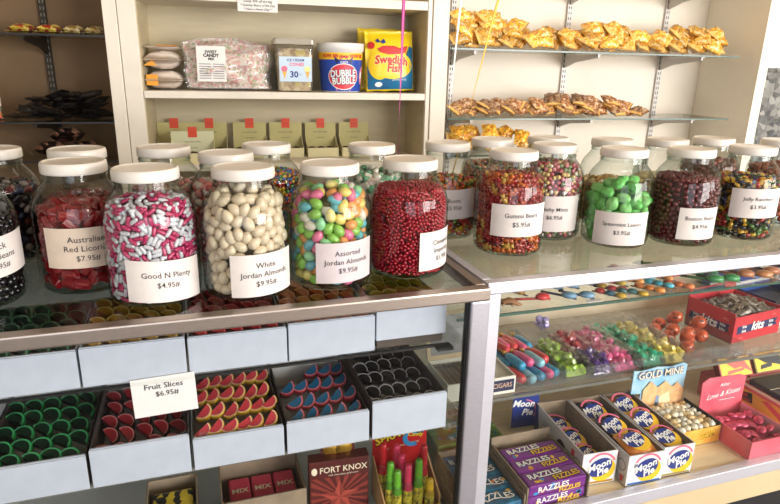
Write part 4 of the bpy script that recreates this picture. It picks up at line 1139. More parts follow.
m.text('Love & Kisses', 0.0225, 1, F, 0.0, -0.002, 2, bold=0.006, shear=0.45, rot=0.10, sx=0.9)
m.rect(F, -0.01, 0.045, -0.0215, -0.020, 1, 2)
obj('header_card', m, [pk, white_ink], t)
foil = M('rose foil', (228, 104, 138), 0.25, metal=0.4, rgb2=(186, 56, 88), scale=80)
for i in range(5):
    for j in range(4):
        if i == 0 and j == 0:
            mm = MB(); mm.ell((0, 0, 0), 0.0155, 0.0125, 0.0075, n=12, m=7); fm = mm.mesh('foil_chocolate', foil)
        o = bpy.data.objects.new('foil_chocolate', fm); COL.objects.link(o)
        o.location = (1.333 - 0.050 + 0.025 * i + random.uniform(-.003, .003), 0.948 + 0.033 * j + random.uniform(-.003, .003), Z5 + 0.022 + 0.004 * j + random.uniform(0, 0.012)); o.rotation_euler = (random.uniform(-.5, .5), random.uniform(-.5, .5), random.uniform(0, 3))
        tag(o, 'rose foil chocolate in the pink tray', 'chocolate', 'rose foil chocolates')
m = MB(); m.box(1.268, 1.398, 0.934, 1.085, Z5 + 0.0025, Z5 + 0.017); tag(obj('chocolate_heap', m, foil), 'lower foil chocolates covering the pink tray floor', 'chocolate', kind='stuff')

# candy boxes at the right
yel = M('yellow card', (240, 200, 44), 0.45)
t = thing('candy_carton', 'pink-edged carton with a yellow side and dark packs on top', 'candy box', (1.478, 1.005, Z5))
m = MB(); m.box(0, 0.19, 0, 0.165, 0, 0.058, 0)
F = Face((0, 0.0825, 0.029), (0, -1, 0), (0, 0, 1))
m.rect(F, -0.081, 0.081, -0.022, 0.020, 1, 1)
m.decal(F, [(-0.078, 0.004), (-0.03, 0.018), (-0.024, -0.012), (-0.08, -0.018)], 2, 2)
m.text('Hot', 0.018, 3, F, -0.058, 0.004, 3, bold=0.03, rot=0.15); m.text('mallow', 0.013, 3, F, -0.05, -0.009, 3, bold=0.03, rot=0.15)
m.decal(F, [(0.0, 0.012), (0.080, -0.022), (0.080, -0.004), (0.02, 0.019)], 4, 2)
obj('carton', m, [M('coral pink card', (216, 96, 104), 0.5), M('amber card', (232, 180, 70), 0.5), black_ink, red_ink, M('rose print', (216, 80, 100), 0.5)], t)
m = MB()
m.box(-0.0005, 0.003, 0, 0.165, 0.058, 0.064); m.box(0.003, 0.19, 0.162, 0.165, 0.058, 0.064); m.box(0.003, 0.19, 0, 0.003, 0.058, 0.064)
obj('rim', m, M('pale rim card', (230, 206, 196), 0.6), t)
for k in range(2):
    m = MB(); m.box(-0.082, 0.082, -0.034, 0.034, 0, 0.016, bev=0.003); m.rect(Face((0, 0, 0.016), (1, 0, 0), (0, 1, 0)), -0.082, 0.082, -0.034, -0.031, 1, 1)
    tag(obj('candy_pack', m, [M('charcoal pack', (46, 46, 58), 0.4), cream_ink], loc=(1.578, 1.045 + 0.070 * k, Z5 + 0.0585)), ('dark flat pack at the front on the pink-edged carton', 'dark flat pack at the back on the pink-edged carton')[k], 'candy box', 'dark flat packs')
def theatre_box(x, label, dark, w=0.068):
    T = Matrix.Translation((x, 1.157, 0.582)) @ Matrix.Rotation(R(-30), 4, 'X')
    m = MB(); m.box(-w, w, 0, 0.020, 0, 0.060, 0, bev=0.001)
    F = Face((0, 0, 0.030), (1, 0, 0), (0, 0, 1))
    m.rect(F, -w * 0.92, w * 0.92, -0.027, 0.028, 1, 1)
    if dark:
        m.decal(F, [(-0.05, 0.0141), (0.02, 0.0247), (0.055, 0.0), (0.05, -0.0212), (0.02, -0.0106), (-0.02, -0.0035)], 3, 2)
        m.decal(F, [(-0.045, -0.0198), (0.0, -0.016), (0.004, -0.0028), (-0.04, -0.0084)], 3, 3)
    else:
        m.decal(F, [(-0.045, 0.0240), (0.0, 0.012), (0.03, 0.0254), (0.058, -0.0212), (0.02, -0.0028), (-0.005, -0.0057)], 2, 2)
        m.decal(F, [(-0.035, -0.0198), (0.03, -0.0127), (0.028, -0.0057), (-0.03, -0.0099)], 2, 3)
        m.decal(F, [(-0.03, 0.0268), (0.02, 0.0268), (-0.002, 0.0127)], 3, 3)
    o = obj('theatre_candy_box', m, [M('dark red card', (150, 40, 40), 0.5) if not dark else M('olive card', (120, 110, 50), 0.5), yel, M('salmon print', (222, 96, 84), 0.5), black_ink], mat=T)
    tag(o, label, 'candy box', 'tilted yellow candy boxes')
    m = MB(); m.box(-w, w, 0.0, 0.055, 0, 0.072)
    tag(obj('box_stand', m, M('rose stand card', (216, 110, 120), 0.6), loc=(x, 1.1755, Z5)), 'rose card block behind and under the ' + ('dark-printed' if dark else 'red-printed') + ' yellow box', 'stand', 'card blocks under the yellow boxes')
theatre_box(1.458, 'tilted yellow candy box with red print, left of the pair', False, 0.060)
theatre_box(1.592, 'tilted yellow candy box with dark print, right of the pair', True, 0.062)
# ------------------------------------------------------------------ middle shelf of the right case
ZM = MID + 0.0005
cream_card = M('cream box paper', (226, 222, 210), 0.6, var=0.04, scale=20)
t = thing('cigar_box', 'white candy cigar box with its lid open and CIGARS label', 'candy box', (0.6380, 1.1674, ZM))
w, D, H = (0.0920, 0.12665, 0.04626)
m = MB()
m.box(-w, w, 0, D, 0, 0.0033)
obj('base', m, cream_card, t)
m = MB()
m.box(-w, w, 0, 0.0033, 0.0033, H, 0)
F = Face((0.0560, 0, H * 0.5), (1, 0, 0), (0, 0, 1))
m.rect(F, -0.03194, 0.03194, -0.01542, 0.01542, 1, 1)
m.text('CIGARS', 0.01817, 2, F, 0, 0, 2, bold=0.01, sx=0.85)
obj('front_panel', m, [cream_card, M('dark navy label', (34, 40, 74), 0.5), M('tan print', (206, 170, 140), 0.5)], t)
for s in (-1, 1):
    m = MB()
    m.box(s * w - 0.00165 - 0.0015 * s, s * w + 0.00165 - 0.0015 * s, 0.0033, D, 0.0033, H)
    obj('side_panel', m, cream_card, t)
m = MB()
m.box(-w, w, D, D + 0.0033, 0.0, H)
obj('back_panel', m, cream_card, t)
m = MB()
m.box(0.0300, w - 0.0033, 0.0033, D, 0.0033, H - 0.00881)
obj('divider_card', m, cream_card, t)
lid = MB()
lid.box(-0.076, 0.076, 0, 0.00441, 0, 0.12665, 0)
lid.rect(Face((0, 0, 0.06333), (1, 0, 0), (0, 0, 1)), -0.066, 0.066, -0.05176, 0.05176, 1, 1)
lo = obj('lid', lid, [M('tan lid board', (190, 164, 124), 0.6), M('smoky lid lining', (86, 74, 74), 0.3, rgb2=(54, 50, 56), scale=14)], t)
lo.location = (-0.016, D + 0.00441, H)
lo.rotation_euler = (R(-14), 0, 0)
cig = MB()
cig.tube([(0, 0, 0), (0, 0.11013, 0)], 0.00683, 12)
cg = cig.mesh('candy_cigar', M('chocolate brown roll', (122, 92, 48), 0.6, rgb2=(92, 66, 34), scale=90))
bd = MB()
bd.tube([(0, 0.09031, 0), (0, 0.10738, 0)], 0.00727, 12)
bm_ = bd.mesh('band', M('dark band', (60, 48, 26), 0.5))
for k in range(8):
    o = bpy.data.objects.new('candy_cigar', cg)
    COL.objects.link(o)
    o.location = (0.5580 + 0.0140 * k, 1.17621, ZM + 0.03304)
    tag(o, 'brown candy cigar lying in the open white box', 'candy cigar', 'candy cigars')
    b = bpy.data.objects.new('band', bm_)
    COL.objects.link(b)
    b.parent = o
m = MB()
m.box(0.5500, 0.6660, 1.17181, 1.29075, ZM + 0.00385, ZM + 0.02555)
tag(obj('card_insert', m, cream_card), 'cream card insert under the candy cigars', 'card')
t = thing('acrylic_tray', 'long clear plastic tray divided into bins of loose candy', 'tray', (0, 0, ZM))
AX = [0.73458, 0.88106, 0.96476, 1.12335, 1.28414, 1.47026]
m = MB()
m.box(AX[0], AX[-1], 1.1696, 1.43172, 0, 0.00275)
obj('base', m, acrylic, t)
m = MB()
m.box(AX[0], AX[-1], 1.1674, 1.17015, 0, 0.03744)
obj('front_panel', m, acrylic, t)
m = MB()
m.box(AX[0], AX[-1], 1.43172, 1.43447, 0, 0.03744)
obj('back_panel', m, acrylic, t)
for x in AX:
    m = MB()
    m.box(x - 0.00138, x + 0.00138, 1.17026, 1.43161, 0.00275, 0.03744)
    obj('divider', m, acrylic, t)

def pen_meshes(rgb, n):
    m = MB()
    r = 0.01267
    L = 0.03304
    prof = [(r * math.sin(a), -L - r * math.cos(a) * 0.8) for a in (0.1, 0.5, 0.9, 1.25)] + [(r, -L + 0.002), (r * 0.96, 0.01), (r * 0.8, 0.022), (r * 0.42, 0.034)]
    m.lathe(prof, 14, T=Matrix.Rotation(-PI / 2, 4, 'X'))
    a = m.mesh('lollipop_pen', candy(rgb, 0.3))
    m = MB()
    m.lathe([(r * 0.49559, 0.03744), (r * 0.55066, 0.04075), (r * 0.35242, 0.04736), (0.00242, 0.05066), (0.0022, 0.06828)], 10, T=Matrix.Rotation(-PI / 2, 4, 'X'))
    return (a, m.mesh('ferrule', gold))
PENS = {w_: pen_meshes(c, w_) for w_, c in (('teal blue', (44, 156, 200)), ('pink', (240, 92, 146)), ('purple', (78, 46, 124)), ('red', (222, 60, 62)), ('pale blue', (146, 208, 224)))}
pen_spots = [(0.7577, 1.2115, 0, 'red'), (0.7852, 1.2070, 0, 'pale blue'), (0.8128, 1.2115, 0, 'teal blue'), (0.8392, 1.2148, 0, 'pink'), (0.8595, 1.2203, 0, 'teal blue'), (0.7599, 1.2885, 0, 'teal blue'), (0.7874, 1.2841, 0, 'purple'), (0.8150, 1.2907, 0, 'red'), (0.8414, 1.2885, 0, 'purple'), (0.8606, 1.2974, 0, 'purple'), (0.7599, 1.3471, 0, 'teal blue'), (0.7874, 1.3438, 0, 'purple'), (0.8150, 1.3482, 0, 'pink'), (0.8414, 1.3460, 0, 'red'), (0.8606, 1.3527, 0, 'red'), (0.7720, 1.2423, 1, 'teal blue'), (0.8007, 1.2511, 1, 'pink'), (0.8282, 1.2423, 1, 'pale blue'), (0.8496, 1.2555, 1, 'red'), (0.7731, 1.3271, 1, 'red'), (0.8018, 1.3370, 1, 'red'), (0.8293, 1.3304, 1, 'pink'), (0.8507, 1.3392, 1, 'teal blue'), (0.7874, 1.3449, 1, 'pink'), (0.8161, 1.3493, 1, 'red')]
for x, y, lay, c in pen_spots:
    a, b = PENS[c]
    o = bpy.data.objects.new('lollipop_pen', a)
    COL.objects.link(o)
    o.matrix_world = Matrix.Translation((x, y + 0.011, ZM + 0.0180 + 0.02148 * lay)) @ Matrix.Rotation(R(random.uniform(2, 12)), 4, 'Z') @ Matrix.Rotation(R(random.uniform(-3, 3)), 4, 'X')
    tag(o, c + ' chunky lollipop pen in the leftmost clear bin', 'candy', 'lollipop pens')
    f = bpy.data.objects.new('ferrule', b)
    COL.objects.link(f)
    f.parent = o

def crystal(seed, r):
    rnd = random.Random(seed)
    m = MB()
    m.ell((0, 0, 0), r, r * 0.82599, r * 0.77093, n=6, m=4, smooth=False)
    m.v = [(x * rnd.uniform(0.8, 1.25), y * rnd.uniform(0.8, 1.25), z * rnd.uniform(0.8, 1.25)) for x, y, z in m.v]
    return m

def loose(x0, x1, y0, y1, n, rgb, word, where, r=0.0125, ridge=0.034, kind='faceted candy'):
    ms = [crystal(k, r).mesh('faceted_candy', M('clear candy ' + word, rgb, 0.12, var=0.2, scale=70, coat=0.6)) for k in range(3)]
    for k in range(n):
        u, v = (random.random(), random.random())
        x, y = (x0 + (x1 - x0) * u, y0 + (y1 - y0) * v)
        z = ZM + 0.01 + random.uniform(0.1, 1) * ridge * (1 - abs(2 * u - 1) ** 2 * 0.6) * (0.55 + 0.45 * math.sin(PI * min(1, v * 1.1)))
        o = bpy.data.objects.new('faceted_candy', ms[k % 3])
        COL.objects.link(o)
        o.location = (x, y, z)
        o.rotation_euler = (random.uniform(0, 6), random.uniform(0, 6), random.uniform(0, 6))
        tag(o, '%s %s %s' % (word, kind, where), 'candy', '%s candies %s' % (word, where))
    m = MB()
    nx, ny = (8, 12)
    vs = []
    for i in range(nx + 1):
        for j in range(ny + 1):
            u, v = (i / nx, j / ny)
            edge = min(u, 1 - u, v, 1 - v) < 1e-06
            vs.append((x0 + (x1 - x0) * u, y0 + (y1 - y0) * v, ZM + 0.003 + (0 if edge else ridge * 0.6 * (1 - abs(2 * u - 1) ** 2 * 0.6) + random.uniform(0, 0.005))))
    m.add(vs, [(i * (ny + 1) + j, (i + 1) * (ny + 1) + j, (i + 1) * (ny + 1) + j + 1, i * (ny + 1) + j + 1) for i in range(nx) for j in range(ny)], 0)
    tag(obj('candy_heap', m, M('clear candy ' + word, rgb, 0.12)), 'heap of %s candy pieces under the loose ones %s' % (word, where), 'candy', kind='stuff')
loose(0.89427, 0.95374, 1.18943, 1.36564, 30, (170, 210, 70), 'lime green', 'in the second bin', r=0.0130)
loose(0.97357, 1.03524, 1.17841, 1.28855, 40, (84, 50, 130), 'purple', 'in the third bin')
loose(0.97357, 1.03304, 1.29956, 1.40969, 26, (210, 70, 80), 'coral red', 'at the back of the third bin')
loose(1.04075, 1.11564, 1.17841, 1.4152, 58, (240, 110, 165), 'pink', 'in the third bin')
loose(1.13216, 1.20264, 1.17841, 1.4152, 54, (60, 186, 140), 'sea green', 'in the fourth bin')
loose(1.20815, 1.27533, 1.17841, 1.4152, 54, (236, 216, 104), 'pale yellow', 'in the fourth bin')

def crumple(x0, x1, y0, y1, z, amp, seed, nx=12, ny=14):
    rnd = random.Random(seed)
    m = MB()
    vs = []
    for i in range(nx + 1):
        for j in range(ny + 1):
            vs.append((x0 + (x1 - x0) * i / nx + rnd.uniform(-0.002, 0.002), y0 + (y1 - y0) * j / ny, z + amp * rnd.random() + 0.01 * math.sin(PI * i / nx)))
    m.add(vs, [(i * (ny + 1) + j, (i + 1) * (ny + 1) + j, (i + 1) * (ny + 1) + j + 1, i * (ny + 1) + j + 1) for i in range(nx) for j in range(ny)], 0)
    return m
tag(obj('film_bag', crumple(0.88767, 0.96035, 1.18062, 1.39868, ZM + 0.04405, 0.01101, 3), clear_film), 'crinkled clear bag over the lime green candies', 'bag')
tag(obj('film_bag', crumple(0.97797, 1.11013, 1.18062, 1.4207, ZM + 0.04846, 0.00881, 4), clear_film), 'crinkled clear bag over the purple and pink candies', 'bag')
tag(obj('film_bag', crumple(1.13656, 1.27203, 1.18062, 1.4207, ZM + 0.04846, 0.00881, 5), clear_film), 'crinkled clear bag over the green and yellow candies', 'bag')
m = MB()
for k in range(9):
    a = 2 * PI * k / 9
    m.ell((0.01101 * math.cos(a), 0.01322 * math.sin(a), 0.00661 * (k % 3)), 0.01322, 0.00881, 0.00991, n=6, m=4, smooth=False, T=Matrix.Rotation(a * 1.7, 4, 'X'))
tag(obj('bow_wrap', m, M('silver lilac film', (190, 180, 214), 0.2, metal=0.3, rgb2=(120, 110, 170), scale=60), loc=(0.95595, 1.4152, ZM + 0.05727)), 'silver-lilac twist of film behind the lime green candies', 'wrapper')

def pumpkin_meshes():
    m = MB()
    m.ell((0, 0, 0), 0.0207, 0.0207, 0.0196, n=24, m=12)
    vs = []
    for x, y, z in m.v:
        a = math.atan2(y, x)
        k = 1 - 0.03 * (abs(math.sin(4 * a)) < 0.25)
        vs.append((x * k, y * k, z))
    m.v = vs
    a = m.mesh('foil_ball', M('orange foil', (222, 100, 60), 0.25, metal=0.15, var=0.2, scale=60, coat=0.4))
    m = MB()

    def pt(px, py):
        d = Vector((px, -0.0188, py)).normalized() * 0.0213
        return d
    for pts in ([(-0.009, 0.003), (-0.003, 0.003), (-0.006, 0.009)], [(0.003, 0.003), (0.009, 0.003), (0.006, 0.009)], [(-0.0015, -0.001), (0.0015, -0.001), (0, 0.002)], [(-0.01, -0.003), (-0.004, -0.0055), (0, -0.004), (0.004, -0.0055), (0.01, -0.003), (0.005, -0.0095), (-0.005, -0.0095)]):
        m.add([pt(x, z) for x, z in pts], [tuple(range(len(pts)))], 0)
    return (a, m.mesh('face', black_ink))
pa, pb = pumpkin_meshes()
balls = [(1.3084, 1.3436, 0), (1.3557, 1.3767, 0), (1.4207, 1.3899, 0), (1.3634, 1.3271, 0), (1.3106, 1.2907, 0), (1.3579, 1.2643, 0), (1.3128, 1.2170, 0), (1.4482, 1.3271, 0), (1.4130, 1.2665, 0), (1.3899, 1.3491, 1), (1.3348, 1.2423, 1), (1.4295, 1.2974, 1)]
pl = ['at the back left', 'at the back', 'at the back right, brightest', 'in the middle', 'at the left', 'in the middle of the front', 'at the front left', 'at the right', 'at the front right', 'on top at the back', 'on top at the front', 'on top at the right']
for (x, y, k), w_ in zip(balls, pl):
    o = bpy.data.objects.new('foil_ball', pa)
    COL.objects.link(o)
    o.location = (x, y, ZM + 0.02291 + 0.02974 * k)
    o.rotation_euler = (random.uniform(-0.9, 0.2), random.uniform(-0.5, 0.5), random.uniform(-1.2, 0.6))
    tag(o, 'orange foil pumpkin ball %s of its bin' % w_, 'candy', 'orange foil pumpkin balls')
    f = bpy.data.objects.new('face', pb)
    COL.objects.link(f)
    f.parent = o
kit_red = M('crimson card', (200, 44, 56), 0.5, var=0.06, scale=20)
kit_blue = M('dark blue banner', (30, 42, 92), 0.5)

def kit_face(m, F, w):
    m.decal(F, [(-w, -0.01432), (-w * 0.99119, -0.0022), (-w, 0.00991), (w, 0.01432), (w * 0.9, 0.0022), (w, -0.00991)], 1, 1)
    m.text('kits', 0.03965, 2, F, 0, 0.0022, 3, bold=0.03, shear=0.15)
    for s in (-1, 1):
        m.text('kits', 0.01377, 2, F, s * w * 0.66, 0.00716, 3, bold=0.02)
        m.text('kits', 0.01377, 2, F, s * w * 0.66, -0.00716, 3, bold=0.02)
        m.text('kits', 0.01322, 3, F, s * w * 0.75, s * 0.02863, 2, bold=0.01)
t = thing('taffy_box', 'open crimson taffy box with a blue banner, full of foil squares', 'candy box', (1.60352, 1.24449, ZM), rotz=R(7))
w, D, H = (0.10903, 0.1652, 0.08811)
m = MB()
m.box(-w, w, 0, D, 0, 0.0022)
obj('base', m, kraft, t)
m = MB()
m.box(-w, w, 0, 0.0033, 0.0022, H * 0.95, 0)
kit_face(m, Face((0, 0, H * 0.48), (1, 0, 0), (0, 0, 1)), 0.09361)
obj('front_panel', m, [kit_red, kit_blue, white_ink, M('pale red print', (232, 120, 120), 0.5)], t)
m = MB()
m.box(-w, -w + 0.0033, 0.0033, D, 0.0022, H * 1.08, 0)
kit_face(m, Face((-w, D * 0.5, H * 0.48), (0, -1, 0), (0, 0, 1)), 0.07048)
obj('side_panel', m, [kit_red, kit_blue, white_ink, M('pale red print', (232, 120, 120), 0.5)], t)
m = MB()
m.box(w - 0.0033, w, 0.0033, D, 0.0022, H, 0)
obj('side_panel', m, kit_red, t)
m = MB()
m.box(-w, w, D - 0.0033, D, 0.0022, H * 1.35, 0)
m.rect(Face((0, D - 0.0033, H * 1.2), (1, 0, 0), (0, 0, 1)), -w * 0.88106, w * 0.5, -0.00661, 0.00881, 1, 1)
obj('back_flap', m, [kit_red, kit_blue], t)
sq = MB()
sq.box(-0.01211, 0.01211, -0.01211, 0.01211, -0.00661, 0.00661, bev=0.0033)
sq.box(-0.00661, 0.00661, -0.01652, 0.01652, -0.0022, 0.0022)
sqm = [sq.mesh('foil_square', M(n_, c_, 0.35, metal=0.2, rgb2=c2, scale=90)) for n_, c_, c2 in (('brown taffy wrap', (84, 66, 56), (150, 138, 124)), ('silver taffy wrap', (170, 164, 156), (96, 84, 76)))]
ca, sa = (math.cos(R(7)), math.sin(R(7)))
for i in range(7):
    for j in range(5):
        u, v = (-0.08811 + 0.02919 * i + random.uniform(-0.00441, 0.00441), 0.02423 + 0.02919 * j + random.uniform(-0.0033, 0.0033))
        q = (i * 3 + j) % 3 == 0
        o = bpy.data.objects.new('foil_square', sqm[1 if q else 0])
        COL.objects.link(o)
        o.location = (1.60352 + ca * u - sa * v, 1.24449 + sa * u + ca * v, ZM + 0.07269 + 0.01762 * math.exp(-(u * u + (v - 0.08) ** 2) / 0.003) + random.uniform(0, 0.00661))
        o.rotation_euler = (random.uniform(-0.6, 0.6), random.uniform(-0.6, 0.6), random.uniform(0, 3))
        tag(o, ('silver' if q else 'brown') + ' wrapped taffy square in the crimson box', 'candy', 'wrapped taffy squares')
m = MB()
m.box(-0.10242, 0.10242, 0.00661, 0.15859, 0.0033, 0.06608)
o = obj('taffy_heap', m, sqm[0].materials[0], loc=(1.60352, 1.24449, ZM), rotz=R(7))
tag(o, 'lower taffy squares filling the crimson box', 'candy', kind='stuff')
t = thing('taffy_box', 'dark blue taffy box with a red front, cut off at the right edge', 'candy box', (1.84141, 1.31057, ZM), rotz=R(7))
m = MB()
m.box(-0.11013, 0.11013, 0, 0.0033, 0.0022, 0.07269, 0)
F = Face((0, 0, 0.03634), (1, 0, 0), (0, 0, 1))
m.rect(F, -0.11013, 0.11013, 0.02203, 0.03634, 1, 1)
m.rect(F, -0.11013, 0.11013, -0.03634, -0.02423, 2, 1)
m.text('kits', 0.03744, 3, F, -0.03304, 0, 2, bold=0.02, shear=0.15)
obj('front_panel', m, [kit_red, kit_blue, white_ink, M('pale red print', (232, 120, 120), 0.5)], t)
for s in (-1, 1):
    m = MB()
    m.box(s * 0.11013 - 0.00165 - 0.0015 * s, s * 0.11013 + 0.00165 - 0.0015 * s, 0.0033, 0.1652, 0.0022, 0.0859)
    obj('side_panel', m, kit_blue, t)
m = MB()
m.box(-0.11013, 0.11013, 0.16189, 0.1652, 0.0022, 0.11564)
m.rect(Face((0, 0.16189, 0.09912), (1, 0, 0), (0, 0, 1)), -0.11013, 0.11013, -0.01762, -0.00661, 1, 1)
obj('back_flap', m, [M('royal blue card', (40, 84, 170), 0.5), white_ink], t)
m = MB()
m.box(-0.11013, 0.11013, 0.0, 0.1652, 0, 0.0022)
obj('base', m, kit_blue, t)
m = MB()
m.box(-0.10463, 0.10463, 0.00661, 0.15859, 0.0033, 0.05507, bev=0.00441)
o = obj('taffy_heap', m, M('dark blue taffy', (26, 30, 56), 0.5, var=0.3, scale=60), loc=(1.84141, 1.31057, ZM), rotz=R(7))
tag(o, 'dark taffy filling the blue box at the right edge', 'candy', kind='stuff')
t = thing('candy_carton', 'flat royal blue carton behind the crimson taffy box', 'candy box', (1.775, 1.522, ZM), rotz=R(2))
m = MB()
m.box(-0.105, 0.105, -0.018, 0.018, 0, 0.118)
F = Face((0, -0.018, 0.095), (1, 0, 0), (0, 0, 1))
m.rect(F, -0.105, 0.105, -0.01982, -0.01101, 1, 1)
m.text('taffy', 0.02203, 1, F, 0.01101, 0.00441, 2, bold=0.02)
obj('carton', m, [M('royal blue card', (40, 84, 170), 0.5), white_ink], t)
# ------------------------------------------------------------------ upper glass shelf of the right case: candy trinkets
ZU = 0.9195
dome = MB(); dome.ell((0, 0, 0.0064), 0.0135, 0.0095, 0.006, n=14, m=7)
strap = MB(); strap.tube([(-0.045, 0.02, 0.002), (-0.028, 0.011, 0.003), (0, 0, 0.003), (0.012, -0.006, 0.002)], [0.002, 0.0022, 0.0022, 0.0018], 6)
def trinket(x, y, rgb, label, group, strap_rgb=(60, 64, 80), s=1.25, rot=0.0, name='candy_watch', dots=None):
    t = thing(name, label, 'candy', (x, y, ZU), rotz=rot, group=group); t.scale = (s, s, s)
    obj('face', dome.mesh('face', candy(rgb, 0.3)), None, t)
    obj('strap', strap.mesh('strap', candy(strap_rgb, 0.5)), None, t)
    if dots:
        m = MB()
        for k in range(5):
            a = 2 * PI * k / 5; m.ell((0.006 * math.cos(a), 0.0045 * math.sin(a), 0.009), 0.0022, 0.0022, 0.0016, n=6, m=4)
        obj('dots', m, candy(dots), t)
# two brown lizards and a teal one at the left
def lizard(x, y, rgb, label, s=1.0, rot=0.0):
    m = MB()
    m.tube([(-0.022, 0.004, 0.003), (-0.012, 0.0, 0.005), (0, 0, 0.008), (0.010, -0.002, 0.007), (0.020, -0.008, 0.004), (0.028, -0.006, 0.003)], [0.006, 0.007, 0.009, 0.007, 0.004, 0.0015], 10)
    m.ell((-0.024, 0.006, 0.006), 0.008, 0.006, 0.005, n=9, m=6)
    for a, b in ((-0.010, 1), (-0.010, -1), (0.010, 1), (0.010, -1)):
        m.tube([(a, 0.004 * b, 0.005), (a - 0.003, 0.012 * b, 0.006), (a - 0.005, 0.016 * b, 0.0015)], [0.003, 0.0025, 0.002], 6)
    o = obj('gummy_lizard', m, candy(rgb, 0.35), loc=(x, y, ZU + 0.0005), rotz=rot); o.scale = (s, s, s)
    tag(o, label, 'candy')
lizard(0.648, 1.092, (160, 110, 66), 'brown gummy lizard at the front left of the upper glass shelf', 1.0, -0.4)
lizard(0.630, 1.150, (176, 126, 74), 'second brown gummy lizard behind the first one', 0.9, 0.3)
lizard(0.606, 1.072, (130, 176, 170), 'small teal gummy lizard beside the case post', 0.6, 1.4)
trinket(0.735, 1.096, (206, 52, 56), 'red flower ring candy with white dots', None, (180, 60, 60), 1.4, 0.2, 'candy_ring', (236, 226, 220))
for k, (x, y) in enumerate(((0.800, 1.088), (0.842, 1.080), (0.806, 1.150), (0.848, 1.146))):
    trinket(x, y, (116, 160, 190), 'sky blue candy watch, ' + ('left of the front pair', 'right of the front pair', 'left of the rear pair', 'right of the rear pair')[k], 'sky blue candy watches', (70, 76, 92), 1.35, -0.5, dots=(226, 214, 190))
m = MB(); m.box(-0.018, 0.018, -0.008, 0.008, 0, 0.0008); tag(obj('price_tag', m, paper, loc=(0.848, 1.062, ZU)), 'small blank white tag before the sky blue watches', 'tag')
strips = [(0.905, 1.078, ((200, 60, 60), (60, 110, 130), (206, 170, 60))), (0.930, 1.105, ((200, 160, 60), (196, 60, 70), (70, 110, 110))), (0.965, 1.075, ((196, 60, 70), (70, 130, 130), (214, 176, 60))),
          (0.905, 1.150, ((206, 150, 60), (70, 110, 140), (200, 60, 60))), (0.962, 1.150, ((70, 120, 120), (206, 60, 60), (200, 170, 70)))]
def strip(x, y, cols, label, group, s=1.2, rot=-0.95):
    t = thing('candy_strip', label, 'candy', (x, y, ZU), rotz=rot, group=group); t.scale = (s, s, s)
    for k, c in enumerate(cols):
        m = MB(); m.ell((-0.020 + 0.020 * k, 0, 0.0055), 0.0105, 0.0085, 0.0055, n=12, m=6); obj('bead', m, candy(c, 0.3), t)
    m = MB(); m.tube([(-0.036, 0.001, 0.0015), (0.036, -0.001, 0.0015)], 0.0015, 6); obj('cord', m, candy((90, 80, 60), 0.6), t)
for (x, y, c), w_ in zip(strips, ('first at the front', 'second at the front', 'third at the front', 'first at the back', 'second at the back')):
    strip(x, y, c, 'three-bead red, teal and yellow candy strip, %s' % w_, 'multicoloured candy strips')
for k, (x, y, c, w_, n_) in enumerate(((1.020, 1.083, (226, 130, 50), 'orange', 'at the front of the orange pair'), (1.016, 1.150, (222, 140, 60), 'orange', 'at the back of the orange pair'), (1.066, 1.105, (70, 170, 190), 'turquoise', 'in the middle'), (1.062, 1.165, (80, 160, 180), 'turquoise', 'farther back'),
    (1.110, 1.086, (216, 110, 56), 'rust orange', 'before the red gift packet'), (1.105, 1.150, (206, 130, 60), 'rust orange', 'beside the red gift packet'))):
    strip(x, y, (c, c, tuple(min(255, v + 30) for v in c)), '%s candy strip %s' % (w_, n_), 'plain candy strips')
t = thing('gift_packet', 'small red foil packet with pale dots on the upper glass shelf', 'candy', (1.165, 1.165, ZU))
m = MB(); m.box(-0.030, 0.030, -0.018, 0.018, 0, 0.026, bev=0.004); obj('packet', m, candy((200, 34, 46), 0.3), t)
m = MB()
for k in range(7): m.ell((-0.022 + 0.0075 * k, -0.012 + 0.008 * (k % 4), 0.026), 0.003, 0.003, 0.0012, n=6, m=4)
obj('dots', m, candy((236, 190, 190)), t)
for k, (x, y, c, w_) in enumerate(((0.690, 1.160, (196, 150, 70), 'amber'), (0.870, 1.200, (206, 80, 70), 'coral'), (0.930, 1.205, (90, 140, 150), 'grey teal'), (0.990, 1.195, (216, 170, 70), 'mustard'), (1.060, 1.225, (206, 90, 60), 'brick red'), (1.150, 1.235, (120, 160, 90), 'leaf green'))):
    strip(x, y, (c, tuple(min(255, v + 24) for v in c), c), '%s candy strip in the rear row of the upper glass shelf' % w_, 'rear candy strips')
cols = [(1.225, 1.088, (60, 150, 86), 'green'), (1.270, 1.082, (64, 156, 92), 'green'), (1.220, 1.150, (70, 150, 96), 'green'), (1.268, 1.148, (72, 160, 100), 'green'),
        (1.335, 1.098, (196, 130, 90), 'tan'), (1.380, 1.082, (206, 140, 90), 'tan'), (1.330, 1.160, (190, 126, 104), 'tan'), (1.425, 1.100, (196, 126, 90), 'tan'), (1.380, 1.150, (186, 120, 96), 'tan'),
        (1.470, 1.086, (96, 106, 150), 'slate blue'), (1.430, 1.165, (90, 96, 140), 'slate blue'), (1.510, 1.120, (140, 90, 110), 'mauve'), (1.555, 1.090, (110, 120, 160), 'slate blue')]
nth = {}
ords = ('first', 'second', 'third', 'fourth', 'fifth')
for x, y, c, w_ in cols:
    k = nth.get(w_, 0); nth[w_] = k + 1
    trinket(x, y, c, '%s egg-shaped ring candy, %s of its colour from the left' % (w_, ords[k]), 'egg-shaped ring candies', tuple(int(v * 0.7) for v in c), 1.6, -0.4, 'candy_ring')
